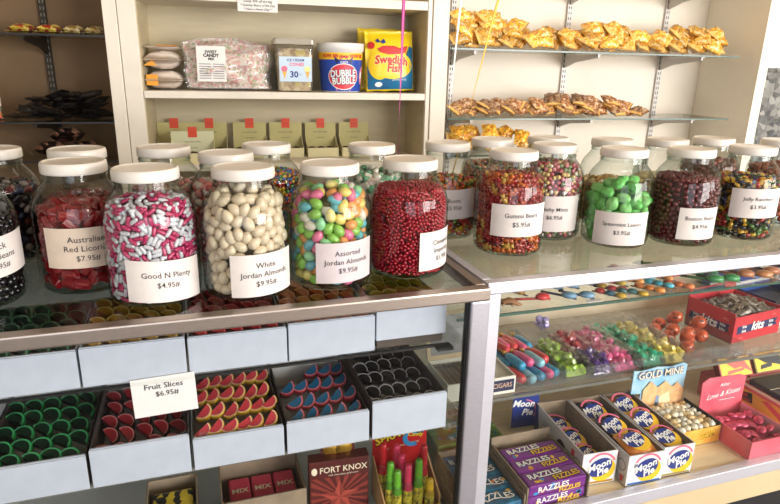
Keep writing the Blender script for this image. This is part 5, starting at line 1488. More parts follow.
# ------------------------------------------------------------------ bookcase contents
ZS = 1.3255
def pillow(w, h, t, seed, lump=0.1, crimp_mi=0, n=14):
    """a filled bag lying flat: puffed in the middle, flat crimped ends along x"""
    rnd = random.Random(seed); m = MB(); vs = []
    ph = [rnd.uniform(0, 6) for _ in range(6)]
    for i in range(n + 1):
        for j in range(n + 1):
            a, b = -1 + 2 * i / n, -1 + 2 * j / n
            p = max(0, 1 - abs(a) ** 3.2) ** 0.7 * max(0, 1 - abs(b) ** 3.0) ** 0.6
            q = 1 + lump * (math.sin(5 * a + ph[0]) * math.sin(6 * b + ph[1]) + 0.6 * math.sin(11 * a + ph[2] + 4 * b) + 0.5 * math.sin(13 * b + ph[3] - 5 * a))
            vs.append((a * w / 2 * (1 - 0.04 * p), b * h / 2 * (1 - 0.07 * p + 0.012 * math.sin(9 * a + ph[4])), t / 2 * p * q + 0.0006))
    k = len(vs); vs += [(x, y, -z) for x, y, z in vs]
    N = n + 1; fs = []; seam = []
    for i in range(n):
        for j in range(n):
            p = i * N + j
            fs.append((p, p + N, p + N + 1, p + 1)); fs.append((k + p, k + p + 1, k + p + N + 1, k + p + N)); seam += [1 if i in (0, n - 1) else 0] * 2
    for i in range(n):
        for a, b in ((i * N, (i + 1) * N), ((i + 1) * N + n, i * N + n), (n * N + i, n * N + i + 1), (i + 1, i)):
            fs.append((a, b, k + b, k + a)); seam.append(0)
    m.add(vs, fs, 0, True)
    if crimp_mi: m.mi = [crimp_mi * q for q in seam]
    return m
RB = Matrix.Rotation(BA, 4, 'Z')
def WM(u, v, z): return Matrix.Translation(W(u, v, z)) @ RB
STAND = Matrix.Rotation(PI / 2, 4, 'X')          # lying bag to standing bag, its face to the front
orange_lab = M('orange label', (236, 160, 40), 0.5)
for k, (u, z, w, h, ly) in enumerate(((-0.410, 0.0345, 0.124, 0.19, 0.0), (-0.412, 0.1015, 0.120, 0.19, 0.012), (-0.408, 0.1425, 0.11, 0.17, 0.02))):
    T = WM(u, 0.125, ZS + z)
    o = obj('candy_sack', pillow(w, h, 0.061 if k < 2 else 0.014, 20 + k, 0.05), M('off-white sack film', (244, 236, 228), 0.35, rgb2=(234, 218, 206), scale=30, coat=0.3), mat=T)
    tag(o, ('white candy sack with a square orange label at the bottom of the stack', 'white candy sack with an orange corner, second in the stack', 'thin orange-topped sack on top of the stack')[k], 'bag', 'stacked white sacks')
    m = MB()
    if k == 0: m.box(-0.055, -0.018, -h / 2 * 0.96, -h / 2 * 0.93, -0.018, 0.018)
    elif k == 1: m.prism([(-0.055, 0.0), (-0.015, 0.0), (-0.03, 0.016), (-0.055, 0.004)], 0, 0.003, T=Matrix(((1, 0, 0, 0), (0, 0, 1, -h / 2 * 0.955), (0, 1, 0, -0.02), (0, 0, 0, 1))))
    else: m.box(-0.02, 0.045, -0.07, 0.03, 0.006, 0.0075)
    obj('label', m, orange_lab, o)
mallow = lumps('pink green chew mix', [(226, 196, 188), (222, 176, 168), (230, 216, 208), (176, 186, 150), (226, 214, 200), (214, 160, 156), (234, 224, 216)], 110)
def slump(m, w, h, seed):
    rnd = random.Random(seed); p = [rnd.uniform(0, 6) for _ in range(4)]; out = []
    for x, y, z in m.v:
        a, b = x / (w / 2), y / (h / 2)
        top = max(0, b) ** 2
        out.append((x * (1 + 0.03 * math.sin(2.2 * b + p[0]) - 0.03 * top) + 0.006 * math.sin(5 * b + p[1]), y + top * 0.012 * math.sin(3.1 * a + p[2]) - 0.004 * top * (1 - a * a), z * (1.12 - 0.35 * b)))
    m.v = out
    return m
def standing_bag(name, u, v, z, w, h, t, seed, mat, label, lean=8, lump=0.08, rot=0.0, group=None, soft=False):
    bag = pillow(w, h, t, seed, lump)
    if soft: slump(bag, w, h, seed)
    o = obj(name, bag, mat, mat=WM(u, v, z + 0.004 + h / 2 * math.cos(R(lean)) + w / 2 * abs(math.sin(rot))) @ Matrix.Rotation(rot, 4, 'Y') @ Matrix.Rotation(R(-lean), 4, 'X') @ STAND)
    return tag(o, label, 'bag', group)
o = standing_bag('candy_bag', -0.193, 0.100, ZS + 0.004, 0.288, 0.165, 0.080, 31, mallow, 'large clear bag of pink and white chews with a white label', lump=0.22, soft=True)
obj('film', slump(pillow(0.304, 0.172, 0.092, 31, 0.24), 0.304, 0.172, 31), clear_film, o)
m = MB(); F = Face((0, 0, 0.0395), (1, 0, 0), (0, 1, 0))
F = Face((-0.052, -0.008, 0.0), (1, 0, 0), (0, 1, 0))
def curve_label(m, x0, x1, y0, y1, zf, mi, n=8):
    vs = []
    for i in range(n + 1):
        for j in range(n + 1):
            x, y = x0 + (x1 - x0) * i / n, y0 + (y1 - y0) * j / n
            vs.append((x, y, zf))
    m.add(vs, [(i * (n + 1) + j, (i + 1) * (n + 1) + j, (i + 1) * (n + 1) + j + 1, i * (n + 1) + j + 1) for i in range(n) for j in range(n)], mi)
m.box(-0.104, -0.006, -0.066, 0.054, 0.0535, 0.0545, 0)
F = Face((-0.055, 0, 0.0545), (1, 0, 0), (0, 1, 0))
m.text('SWEET', 0.013, 1, F, 0, 0.034, 1, bold=0.04); m.text('CANDY', 0.015, 1, F, 0, 0.022, 1, bold=0.05); m.text('MIX', 0.012, 1, F, 0, 0.010, 1, bold=0.04)
for q in range(7):
    m.rect(F, -0.042, -0.002, -0.008 - 0.008 * q, -0.0055 - 0.008 * q, 2, 1); m.rect(F, 0.004, 0.042, -0.008 - 0.008 * q, -0.0055 - 0.008 * q, 2, 1)
obj('label', m, [paper, ink, M('grey print', (120, 120, 126), 0.6)], o)
standing_bag('candy_bag', -0.165, 0.225, ZS, 0.27, 0.175, 0.06, 32, mallow, 'second bag of pink and white chews standing behind the first', lean=4, soft=True)
# square clear jar of ice-cream-cone sweets, twice
clear_jar = glass('clear plastic', (246, 246, 242), (190, 190, 180), 1.4, 1.5, rough=0.06, film=0.10, film_rgb=(220, 210, 190))
cone_fill = lumps('cone sweets', [(206, 186, 150), (190, 164, 130), (222, 206, 176), (214, 196, 120), (176, 150, 124), (224, 214, 200)], 55)
def square_jar(u, v, label, with_label, sc=1.0):
    t = thing('square_jar', label, 'jar', W(u, v, ZS), rotz=BA, group='square clear jars'); t.scale = (sc, sc, sc)
    def ring(s, z, n=6, c=0.014):
        pts = []
        for cx, cy, a0 in ((s - c, s - c, 0), (-s + c, s - c, PI / 2), (-s + c, -s + c, PI), (s - c, -s + c, 1.5 * PI)):
            for k in range(n): a = a0 + PI / 2 * k / (n - 1); pts.append((cx + c * math.cos(a), cy + c * math.sin(a), z))
        return pts
    def loft(prof):
        m = MB(); vs = []; n = 24
        for s, z in prof: vs += ring(s, z)
        fs = [(i * n + k, i * n + (k + 1) % n, (i + 1) * n + (k + 1) % n, (i + 1) * n + k) for i in range(len(prof) - 1) for k in range(n)]
        fs += [tuple(reversed(range(n))), tuple((len(prof) - 1) * n + k for k in range(n))]
        return m.add(vs, fs, 0, False)
    obj('body', loft([(0.060, 0), (0.063, 0.004), (0.068, 0.150), (0.070, 0.162)]), clear_jar, t)
    obj('contents', loft([(0.057, 0.004), (0.064, 0.130), (0.050, 0.150), (0.02, 0.158)]), cone_fill, t)
    obj('lid', loft([(0.0725, 0.163), (0.0735, 0.166), (0.0735, 0.180), (0.071, 0.184)]), glass('cloudy lid plastic', (236, 234, 226), (190, 188, 180), 1.4, 1.5, rough=0.15, film=0.35, film_rgb=(226, 220, 206)), t)
    if with_label:
        m = MB(); m.box(-0.056, 0.060, -0.0700, -0.0690, 0.036, 0.122, 0)
        F = Face((0.002, -0.0700, 0.080), (1, 0, 0), (0, 0, 1))
        m.text('ICE CREAM', 0.0125, 1, F, 0, 0.030, 1, bold=0.02); m.text('CONES', 0.016, 2, F, 0.004, 0.015, 1, bold=0.03); m.text('30', 0.030, 3, F, -0.006, -0.020, 1, bold=0.03); m.text('ct', 0.010, 3, F, 0.016, -0.018, 1)
        for x in (-0.040, 0.042):
            m.decal(F, [(x - 0.009, -0.006), (x + 0.009, -0.006), (x, -0.036)], 4, 1); m.oval(F, x, 0.0, 0.011, 0.010, 2 if x < 0 else 5, 2, n=14)
        obj('label', m, [M('pale blue label', (196, 216, 236), 0.5), navy, pink_ink, navy, M('waffle print', (224, 176, 80), 0.5), M('custard print', (240, 226, 150), 0.5)], t)
square_jar(0.041, 0.100, 'square clear jar of candy cones with a pale blue label', True)
square_jar(0.030, 0.226, 'second square clear jar standing behind the labelled one', False, 0.58)
# bubble gum tub
t = thing('gum_tub', 'round white tub of bubble gum with blue and yellow printing', 'tub', W(0.217, 0.100, ZS), rotz=BA)
HT = 0.174
def tub_r(z): return 0.072 + 0.013 * z / HT
m = MB(); m.lathe([(0.066, 0), (0.071, 0.002), (tub_r(0.02), 0.02), (tub_r(0.145), 0.145), (tub_r(0.15) + 0.003, 0.147), (tub_r(HT) + 0.003, HT - 0.002), (tub_r(HT) + 0.001, HT), (tub_r(HT) - 0.003, HT), (tub_r(0.15) - 0.004, 0.15)], 48, cap1=False)
obj('body', m, M('white tub plastic', (226, 224, 222), 0.35), t)
m = MB(); m.lathe([(0.03, 0.160), (tub_r(HT) - 0.004, 0.160)], 40); obj('contents', m, lumps('gum twists', [(200, 190, 170), (226, 216, 196), (180, 160, 140), (236, 230, 220)], 90), t)
class TubF:
    pass
def tubpt(off): return lambda px, pz: ((tub_r(pz) + off) * math.sin(px / 0.08), -(tub_r(pz) + off) * math.cos(px / 0.08), pz)
def tub_rect(m, x0, x1, z0, z1, mi, off, n=20):
    f = tubpt(off); vs = []
    for k in range(n + 1):
        x = x0 + (x1 - x0) * k / n; vs += [f(x, z0), f(x, z1)]
    m.add(vs, [(2 * k, 2 * k + 2, 2 * k + 3, 2 * k + 1) for k in range(n)], mi)
def tub_poly(m, pts, mi, off):
    f = tubpt(off); m.add([f(x, z) for x, z in pts], [tuple(range(len(pts)))], mi)
def ovalpts(cx, cz, rx, rz, n=28): return [(cx + rx * math.cos(2 * PI * k / n), cz + rz * math.sin(2 * PI * k / n)) for k in range(n)]
m = MB()
tub_rect(m, -0.125, 0.125, 0.004, 0.116, 1, 0.0006, 32); tub_rect(m, -0.125, 0.125, 0.116, 0.140, 2, 0.0006, 32)
def tub_fan(m, cx, cz, rx, rz, mi, off, n=28):
    f = tubpt(off); P = ovalpts(cx, cz, rx, rz, n)
    Q = ovalpts(cx, cz, rx * 0.5, rz * 0.5, n)
    vs = [f(*p) for p in P] + [f(*p) for p in Q] + [f(cx, cz)]
    fs = [(k, (k + 1) % n, n + (k + 1) % n, n + k) for k in range(n)] + [(n + k, n + (k + 1) % n, 2 * n) for k in range(n)]
    m.add(vs, fs, mi)
tub_fan(m, 0.0, 0.056, 0.061, 0.047, 3, 0.0012); tub_fan(m, 0.0, 0.056, 0.058, 0.044, 4, 0.0016)
tub_poly(m, [(-0.034, 0.018), (0.034, 0.018), (0.026, 0.006), (-0.026, 0.006)], 5, 0.0014)
tub_poly(m, [(-0.028, 0.100), (0.028, 0.100), (0.036, 0.128), (0.018, 0.114), (0.0, 0.130), (-0.018, 0.114), (-0.036, 0.128)], 6, 0.0014)
f = tubpt(0.0022)
for sgn, mi, fo in ((0, 7, 0.0021), (1, 3, 0.0026)):
    ff = tubpt(fo); b = 0.075 if sgn == 0 else 0.03
    m.text('DUBBLE', 0.034, mi, ff, -0.002, 0.067, bold=b, sx=0.82, rot=0.05); m.text('BUBBLE', 0.034, mi, ff, 0.002, 0.041, bold=b, sx=0.82, rot=0.05)
m.text('DUBBLE', 0.0075, 3, tubpt(0.002), 0, 0.107, bold=0.02)
m.text('NOW! 300 pieces NOW! 300', 0.0165, 8, tubpt(0.0014), 0, 0.128, bold=0.04, sx=0.82)
tub_fan(m, 0.098, 0.06, 0.024, 0.034, 5, 0.0014); m.text('B', 0.03, 3, tubpt(0.0024), 0.085, 0.06, bold=0.05)
obj('label', m, [white_ink, M('cobalt label', (26, 70, 170), 0.4), M('amber yellow label', (250, 196, 40), 0.45), white_ink, M('gum red print', (222, 60, 76), 0.4), M('bubble pink', (238, 150, 170), 0.4), M('midnight print', (20, 30, 90), 0.4), M('midnight print', (20, 30, 90), 0.4), red_ink], t)
# wrapped twists sticking out of a clear tub behind
t = thing('clear_tub', 'clear tub with twists of film sticking up behind the bubble gum tub', 'tub', W(0.215, 0.228, ZS), rotz=BA)
m = MB(); m.lathe([(0.034, 0), (0.036, 0.002), (0.038, 0.150)], 24, cap1=False); obj('body', m, clear_jar, t)
m = MB(); m.lathe([(0.032, 0.004), (0.034, 0.140), (0.02, 0.165)], 20); obj('contents', m, cone_fill, t)
for k in range(5):
    m = crumple(-0.014, 0.014, -0.004, 0.004, 0, 0.010, 50 + k, 6, 3)
    o = obj('film_twist', m, clear_film, t); o.location = (-0.03 + 0.015 * k, -0.005, 0.172 + 0.012 * (k % 2)); o.rotation_euler = (1.2, 0.5 * (-1) ** k, k)
# fish candy bag
fy = M('lemon yellow film', (240, 206, 24), 0.35, coat=0.3)
o = standing_bag('gummy_bag', 0.405, 0.095, ZS, 0.186, 0.218, 0.066, 41, fy, 'plump yellow and blue gummy bag printed with a red fish', lean=6, lump=0.03, rot=R(-1.5))
m = MB()
def bagz(a, b):
    a, b = a / 0.093, b / 0.109
    p = max(0, 1 - abs(a) ** 3.2) ** 0.7 * max(0, 1 - abs(b) ** 3.0) ** 0.6
    return 0.033 * p * 1.05 + 0.0016
def bag_poly(pts, mi, off, cx=None, cy=None):
    # fan with a midway ring so that the print follows the puffed film
    cx = sum(p[0] for p in pts) / len(pts) if cx is None else cx; cy = sum(p[1] for p in pts) / len(pts) if cy is None else cy
    n = len(pts); vs = []; K = 5
    for q in range(1, K + 1):
        for x, y in pts:
            x_, y_ = cx + (x - cx) * q / K, cy + (y - cy) * q / K; vs.append((x_, y_, bagz(x_, y_) + off))
    vs.append((cx, cy, bagz(cx, cy) + off)); c = len(vs) - 1
    fs = [(c, k, (k + 1) % n) for k in range(n)]
    for q in range(K - 1):
        fs += [(q * n + k, (q + 1) * n + k, (q + 1) * n + (k + 1) % n, q * n + (k + 1) % n) for k in range(n)]
    m.add(vs, fs, mi, True)
def dense(pts, k=5):
    out = []
    for (x0, y0), (x1, y1) in zip(pts, pts[1:] + pts[:1]):
        out += [(x0 + (x1 - x0) * i / k, y0 + (y1 - y0) * i / k) for i in range(k)]
    return out
bag_poly(dense([(-0.089, -0.104), (0.089, -0.104), (0.089, 0.045), (0.075, 0.052), (0.060, 0.02), (-0.04, -0.045), (-0.07, -0.04), (-0.089, -0.02)]), 1, 0.0004, 0.02, -0.06)
bag_poly(ovalpts(0.006, -0.018, 0.077, 0.050, 32), 0, 0.0008)
bag_poly(ovalpts(-0.046, -0.02, 0.040, 0.05, 24), 0, 0.0009)
bag_poly(dense([(-0.052, 0.042), (-0.03, 0.052), (0.01, 0.052), (0.045, 0.040), (0.066, 0.052), (0.058, 0.028), (0.03, 0.022), (-0.01, 0.020), (-0.04, 0.028)]), 2, 0.0010)
bag_poly(dense([(-0.058, 0.070), (-0.048, 0.080), (-0.040, 0.066), (-0.05, 0.064)]), 3, 0.0008); bag_poly(dense([(-0.040, 0.066), (-0.026, 0.078), (-0.018, 0.064), (-0.03, 0.06)]), 3, 0.0008)
bag_poly(ovalpts(-0.074, 0.055, 0.013, 0.013, 20), 2, 0.0008)
for b, mi, off in ((0.08, 4, 0.0014), (0.035, 2, 0.0018)):
    fb = (lambda px, py, off=off: (px, py, bagz(px, py) + off))
    m.text('Swedish', 0.042, mi, fb, 0.0, 0.002, bold=b, sx=0.92, shear=0.05, rot=-0.06, warp=lambda a, c: (a, c - 0.8 * a * a * 2)); m.text('Fish', 0.042, mi, fb, 0.012, -0.030, bold=b, sx=0.92, shear=0.05, rot=-0.06)
m.text('gummy candy', 0.010, 5, lambda px, py: (px, py, bagz(px, py) + 0.0012), 0.03, -0.070)
bag_poly(ovalpts(-0.05, -0.087, 0.014, 0.009, 16), 5, 0.0008)
obj('print', m, [fy, M('ocean blue film', (24, 120, 168), 0.35, rgb2=(20, 90, 140), scale=12, coat=0.3), M('fish red print', (206, 44, 44), 0.4), navy, M('cream outline', (246, 224, 150), 0.4), white_ink], o)
standing_bag('gummy_bag', 0.400, 0.190, ZS, 0.20, 0.232, 0.05, 42, fy, 'second yellow gummy bag, its corner showing behind the fish bag', lean=3, lump=0.03)
# paper note on the shelf above
m = MB(); m.box(-0.0665, 0.0665, 0, 0.0006, 0, 0.062, 0)
F = Face((0, 0, 0.031), (1, 0, 0), (0, 0, 1))
for k, s in enumerate(('Candy 50% off the bag', '* Gummy Bears of the Day', '* Have a Sweet Day! *')):
    m.text(s, 0.0105, 1, F, 0, 0.002 - 0.0125 * k, 2, bold=0.01, shear=0.25)
tag(obj('paper_note', m, [paper, ink], mat=WM(-0.083, -0.0050, 1.589)), 'handwritten paper note hanging from the top bookcase shelf', 'note')
# open display boxes with header cards
sage = M('sage header card', (192, 182, 124), 0.6, var=0.06, scale=15)
sage_dark = M('dark sage card', (150, 140, 92), 0.6)
sticker = M('red orange sticker', (214, 74, 46), 0.5)
choc = M('dark truffle', (58, 38, 30), 0.5)
def header_box(u, v, w, label, hh=0.127, col=None):
    t = thing('sweets_box', label, 'candy box', W(u, v, 1.0725), rotz=BA, group='sage sweets boxes')
    m = MB(); m.box(-w, w, 0.086, 0.0885, 0.0, hh)
    F = Face((0, 0.086, hh - 0.03), (1, 0, 0), (0, 0, 1))
    m.text('chocolate truffles', 0.0085, 1, F, 0, -0.008, 1, sx=1.0); m.text('hand made', 0.0075, 1, F, 0, -0.030, 1)
    obj('header_card', m, [col or sage, M('olive print', (90, 84, 54), 0.6)], t)
    m = MB(); m.box(-0.016, 0.016, 0.0852, 0.0858, hh - 0.022, hh + 0.016, 0); m.rect(Face((0, 0.0852, hh - 0.003), (1, 0, 0), (0, 0, 1)), -0.011, 0.011, -0.003, -0.002, 1, 1); obj('sticker', m, [sticker, M('deep red print', (130, 36, 24), 0.5)], t)
    m = MB(); m.box(-w, w, 0, 0.003, 0, 0.035); m.box(-w, w, 0.003, 0.086, 0, 0.002)
    T = Matrix(((0, 0, 1, 0), (1, 0, 0, 0), (0, 1, 0, 0), (0, 0, 0, 1)))
    for s in (-1, 1): m.prism([(0, 0), (0.086, 0), (0.086, 0.075), (0.05, 0.05), (0, 0.035)], s * (w - 0.001) - 0.001, s * (w - 0.001) + 0.001, T=T)
    obj('tray', m, M('pale sage card', (214, 206, 164), 0.6), t)
    m = MB()
    for i in range(3):
        for j in range(3): m.ell((-w * 0.6 + w * 0.6 * i, 0.018 + 0.025 * j, 0.022), w * 0.3, 0.012, 0.012, n=8, m=5)
    obj('contents', m, choc, t)
hb = [(-0.4075, 0.150, 0.0625), (-0.278, 0.150, 0.066), (-0.125, 0.150, 0.064), (0.016, 0.150, 0.064), (0.156, 0.150, 0.062), (0.294, 0.150, 0.062)]
hl = ['leftmost sage sweets box with a red sticker, at the bookcase stile', 'sage sweets box behind the pale front one', 'third sage sweets box along the bookcase back', 'fourth sage sweets box along the bookcase back', 'fifth sage sweets box along the bookcase back', 'last sage sweets box, nearest the pink ribbon']
for (u, v, w), l in zip(hb, hl): header_box(u, v, w, l)
header_box(-0.334, 0.030, 0.076, 'pale sage sweets box standing in front of the others', hh=0.105, col=M('pale sage header card', (212, 212, 176), 0.6))

# ------------------------------------------------------------------ bagged snacks on the bright bay's glass shelves
seam_mat = M('pale bag seam', (252, 204, 120), 0.25, var=0.08, scale=60, coat=0.5)
def shades(name, base, k=(1.0, 0.9, 1.08, 0.8)):
    return [lumps('%s %d' % (name, i), [tuple(max(0, min(255, int(v * q))) for v in c) for c in base], 110, rough=0.28, bump=0.8) for i, q in enumerate(k)]
orange_bag = shades('orange snack bag', [(244, 180, 62), (238, 160, 44), (248, 200, 104), (230, 144, 36), (252, 226, 164), (242, 174, 52)])
brown_bag = shades('brown snack bag', [(186, 130, 84), (160, 104, 64), (212, 168, 124), (138, 88, 56), (226, 196, 166), (172, 116, 74)])
def bag_pile(rows, zbase, mat, name, group, w, h, t, seed, cat='bag', lump=0.22, lean=(0.45, 0.95), rise=0.027):
    """rows: (u start, u end, count, layer, label)"""
    rnd = random.Random(seed)
    ms = [pillow(w, h, t, seed * 10 + k, lump, 1, n=14).mesh(name, [mt, seam_mat]) for k, mt in enumerate(mat)]
    for u0, u1, n, lay, label in rows:
        for k in range(n):
            u = u0 + (u1 - u0) * (k + 0.5) / n + rnd.uniform(-.008, .008)
            v = 0.052 + (0.0, 0.034)[k % 2] + rnd.uniform(-0.006, 0.006) + 0.014 * lay
            a = rnd.uniform(*lean)
            T = WM(u, v, zbase + 0.002 + (h / 2 * math.sin(a) + t * 0.5 * math.cos(a)) + lay * rise) @ Matrix.Rotation(rnd.choice((0.0, 0.35, -0.35, 0.15)) + rnd.uniform(-0.15, 0.15), 4, 'Z') @ Matrix.Rotation(a, 4, 'X') @ Matrix.Rotation(rnd.uniform(-0.22, 0.22), 4, 'Y') @ Matrix.Rotation(rnd.choice((0.0, 0.5, -0.5, 1.5)), 4, 'Z')
            o = bpy.data.objects.new(name, ms[rnd.randrange(len(ms))]); COL.objects.link(o); o.matrix_world = T
            tag(o, label, cat, group + ', ' + label.split(' bag ')[-1])
Z1 = 1.487 + 0.0065
bag_pile([(0.650, 1.00, 7, 0, 'orange snack bag at the bottom of the tall left pile'), (0.655, 0.98, 6, 1, 'orange snack bag low in the tall left pile'), (0.655, 0.93, 5, 2, 'orange snack bag high in the tall left pile'), (0.66, 0.86, 4, 3, 'orange snack bag topping the tall left pile'),
          (1.00, 1.42, 9, 0, 'orange snack bag in the low middle row'), (0.99, 1.42, 8, 1, 'orange snack bag atop the low middle row'), (1.22, 1.43, 4, 2, 'orange snack bag lying flat above the second rail'),
          (1.42, 1.88, 10, 0, 'orange snack bag in the low right row'), (1.44, 1.87, 9, 1, 'orange snack bag atop the low right row'), (1.62, 1.86, 5, 2, 'orange snack bag topping the right end pile')], Z1, orange_bag, 'snack_bag', 'orange snack bags', 0.082, 0.066, 0.036, 3)
Z2 = 1.229 + 0.0065
bag_pile([(0.65, 1.52, 15, 0, 'brown snack bag in the bottom row of the lower shelf'), (0.66, 1.46, 14, 1, 'brown snack bag in the upper row of the lower shelf'), (1.06, 1.40, 5, 2, 'brown snack bag topping the row by the middle rail')], Z2, brown_bag, 'snack_bag', 'brown snack bags', 0.084, 0.068, 0.030, 5, lean=(0.25, 0.6), rise=0.019)
Z3 = 1.085 + 0.0065
bag_pile([(0.64, 1.02, 5, 0, 'orange snack bag at the bottom just above the jars'), (0.64, 1.00, 5, 1, 'orange snack bag in the middle just above the jars'), (0.66, 0.94, 4, 2, 'orange snack bag topping the pile just above the jars')], Z3, shades('golden snack bag', [(240, 186, 56), (230, 158, 36), (248, 208, 96), (204, 130, 44)]), 'snack_bag', 'golden snack bags', 0.080, 0.066, 0.036, 7, rise=0.021)
# ------------------------------------------------------------------ the tan bay
ZA = 1.492 + 0.0065
yb = lumps('yellow red packet', [(206, 180, 50), (170, 50, 40), (226, 206, 110), (120, 50, 40)], 60)
yb2 = lumps('cream gold packet', [(206, 190, 120), (150, 120, 60), (226, 216, 180), (120, 90, 50)], 60)
for u, w, mt, l in ((-0.845, 0.075, yb, 'yellow and red packet, leftmost on the tan bay shelf'), (-0.765, 0.075, yb, 'yellow and red packet beside the dark rail'), (-0.690, 0.06, yb2, 'cream and gold packet on the tan bay shelf'), (-0.625, 0.055, yb2, 'cream and gold packet against the bookcase')):
    o = obj('sweet_packet', pillow(w, 0.09, 0.030, int(-u * 900), 0.1, n=10), mt, mat=WM(u, 0.10, ZA + 0.016) @ Matrix.Rotation(0.15, 4, 'X')); tag(o, l, 'packet', 'packets on the tan bay shelf')
black_bag = M('black glossy packet', (24, 22, 24), 0.22, rgb2=(46, 42, 40), scale=70, coat=0.6)
ZB = 1.215 + 0.0065
rnd = random.Random(9)
bm_meshes = [pillow(0.095, 0.034, 0.016, 300 + k, 0.2, n=10).mesh('liquorice_packet', black_bag) for k in range(4)]
for n_, u0, u1, lay, l in ((7, -0.91, -0.60, 0, 'black packet at the bottom of the tan bay heap'), (7, -0.90, -0.60, 1, 'black packet low in the tan bay heap'), (6, -0.87, -0.60, 2, 'black packet midway up the tan bay heap'), (5, -0.84, -0.60, 3, 'black packet high in the tan bay heap'), (3, -0.79, -0.64, 4, 'black packet topping the tan bay heap')):
    for k in range(n_):
        u = u0 + (u1 - u0) * (k + 0.5) / n_
        q = min(1, 0.2 + lay)
        T = WM(min(u, -0.638), 0.10 + rnd.uniform(-.05, .05), ZB + 0.014 + 0.018 * lay) @ Matrix.Rotation(rnd.uniform(-.9, .9), 4, 'Z') @ Matrix.Rotation(rnd.uniform(-.4, .4) * q, 4, 'Y') @ Matrix.Rotation(rnd.uniform(-.2, .5) * q, 4, 'X')
        o = bpy.data.objects.new('liquorice_packet', bm_meshes[rnd.randrange(4)]); COL.objects.link(o); o.matrix_world = T
        tag(o, l, 'packet', 'black packets in the tan bay, ' + l[13:])
o = standing_bag('candy_bag', -0.985, 0.10, ZB, 0.085, 0.13, 0.06, 71, lumps('red white packet', [(190, 60, 50), (226, 210, 190), (206, 120, 80), (90, 90, 60)], 50), 'red and white bag at the far left edge of the tan bay', lean=4)
ZC = 1.085 + 0.0065
rb = [pillow(0.10, 0.07, 0.045, 320 + k, 0.15, n=10).mesh('liquorice_packet', lumps('dark red packet', [(40, 26, 24), (60, 30, 28), (30, 22, 22), (150, 110, 90)], 70)) for k in range(2)]
for u, z, l in ((-0.805, 0.030, 'dark red packet at the left of the lowest tan bay shelf'), (-0.695, 0.030, 'dark red packet at the right of the lowest tan bay shelf'), (-0.75, 0.076, 'dark red packet on top on the lowest tan bay shelf')):
    o = bpy.data.objects.new('liquorice_packet', rb[0]); COL.objects.link(o); o.matrix_world = WM(u, 0.10, ZC + z); tag(o, l, 'packet', 'dark red packets')
# ------------------------------------------------------------------ curling ribbons hanging from the ceiling down behind the jars
def ribbon(x0, z0, x1, z1, y, mat, label, zb=1.052, w=0.0035):
    sl = (x1 - x0) / (z1 - z0)
    xt, xb = x0 + sl * (2.74 - z0), x0 + sl * (zb - z0)
    m = MB(); vs = []; n = 60
    for k in range(n + 1):
        f = k / n; x = xt + (xb - xt) * f; z = 2.748 + (zb - 2.748) * f; a = 9 * f
        dx, dy = w * 0.5 * math.cos(a) + 0.0006, w * 0.5 * math.sin(a)
        vs += [(x - dx, y - dy, z), (x + dx, y + dy, z), (x + dx, y + dy + 0.0005, z), (x - dx, y - dy + 0.0005, z)]
    fs = []
    for k in range(n):
        for q in range(4): fs.append((4 * k + q, 4 * k + (q + 1) % 4, 4 * k + 4 + (q + 1) % 4, 4 * k + 4 + q))
    m.add(vs, fs, 0, True)
    tag(obj('hanging_ribbon', m, mat), label, 'ribbon', 'hanging ribbons')
ribbon(0.481, 1.562, 0.476, 1.223, 1.37, M('magenta ribbon', (196, 60, 140), 0.3), 'thin magenta ribbon hanging before the bookcase', w=0.0065)
ribbon(0.621, 1.569, 0.600, 1.25, 1.37, M('white ribbon', (236, 234, 230), 0.3), 'thin white ribbon hanging by the first grey rail', w=0.005)
ribbon(0.717, 1.574, 0.648, 1.278, 1.37, M('golden ribbon', (222, 178, 40), 0.3), 'thin golden ribbon hanging slantwise before the orange bags', w=0.005)
# ------------------------------------------------------------------ light
def area(name, loc, target, sx, sy, power, col, spread=180):
    l = bpy.data.lights.new(name, 'AREA'); l.shape = 'RECTANGLE'; l.size = sx; l.size_y = sy; l.energy = power; l.color = col
    l.spread = R(spread)
    o = bpy.data.objects.new(name, l); COL.objects.link(o); o.location = loc
    o.rotation_euler = (Vector(target) - Vector(loc)).to_track_quat('-Z', 'Y').to_euler()
    return o
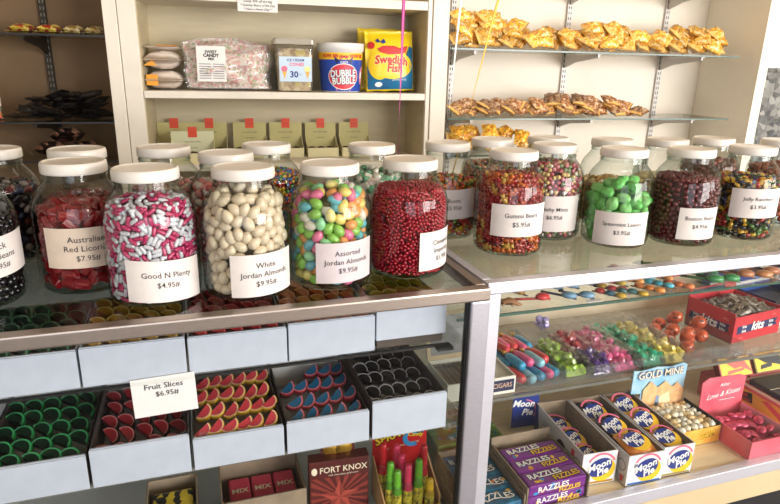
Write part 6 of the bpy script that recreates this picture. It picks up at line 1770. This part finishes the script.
# daylight in the shop-front windows behind the customer and in the right-hand window, plus unseen fill lights added under the ceiling
area('daylight_shop_window_right', (3.0, -2.85, 1.55), (2.6, 0.0, 1.35), 2.2, 1.9, 185, (1.0, 0.97, 0.93))
area('daylight_shop_window_left', (-0.8, -2.85, 1.55), (-0.8, 0.0, 1.45), 1.9, 1.9, 18, (0.74, 0.85, 1.0))
area('daylight_side_window', (4.55, -1.95, 1.62), (0.0, -0.6, 1.5), 1.5, 1.5, 70, (1.0, 0.98, 0.95))
area('ceiling_fill_light', (0.6, 1.75, 2.68), (0.6, 1.75, 0.0), 1.6, 0.25, 3, (1.0, 0.90, 0.76))
area('ceiling_fill_light', (0.9, -0.4, 2.68), (0.9, -0.4, 0.0), 1.6, 0.25, 3, (1.0, 0.93, 0.83))
w = bpy.data.worlds.new('sky'); SC.world = w; w.use_nodes = True
bg = w.node_tree.nodes['Background']; bg.inputs['Color'].default_value = (0.93, 0.96, 1.0, 1); bg.inputs['Strength'].default_value = 1.8

# ------------------------------------------------------------------ camera
P_, R_, Y_, F_ = R(17.0), R(1.22), R(-18.6), 601.0
fw = Vector((0, math.cos(P_), -math.sin(P_))); up = Vector((0, math.sin(P_), math.cos(P_))); rt = Vector((1, 0, 0))
rt2 = rt * math.cos(R_) + up * math.sin(R_); up2 = up * math.cos(R_) - rt * math.sin(R_)
Mz = Matrix.Rotation(Y_, 3, 'Z')
rt2, up2, fw = Mz @ rt2, Mz @ up2, Mz @ fw
cd = bpy.data.cameras.new('camera'); cd.sensor_width = 36.0; cd.lens = 36.0 * F_ / 780.0; cd.clip_start = 0.05; cd.clip_end = 60
co = bpy.data.objects.new('camera', cd); COL.objects.link(co)
co.matrix_world = Matrix(((rt2.x, up2.x, -fw.x, CAM.x), (rt2.y, up2.y, -fw.y, CAM.y), (rt2.z, up2.z, -fw.z, CAM.z), (0, 0, 0, 1)))
SC.camera = co
SC.view_settings.view_transform = 'Standard'
SC.view_settings.look = 'None'
SC.view_settings.gamma = 1.0
SC.view_settings.use_curve_mapping = False
SC.view_settings.exposure = 0.25
SC.cycles.max_bounces = 10
SC.cycles.transparent_max_bounces = 32
SC.cycles.use_denoising = True
SC.cycles.sample_clamp_indirect = 6.0
SC.cycles.caustics_reflective = False
SC.cycles.caustics_refractive = False
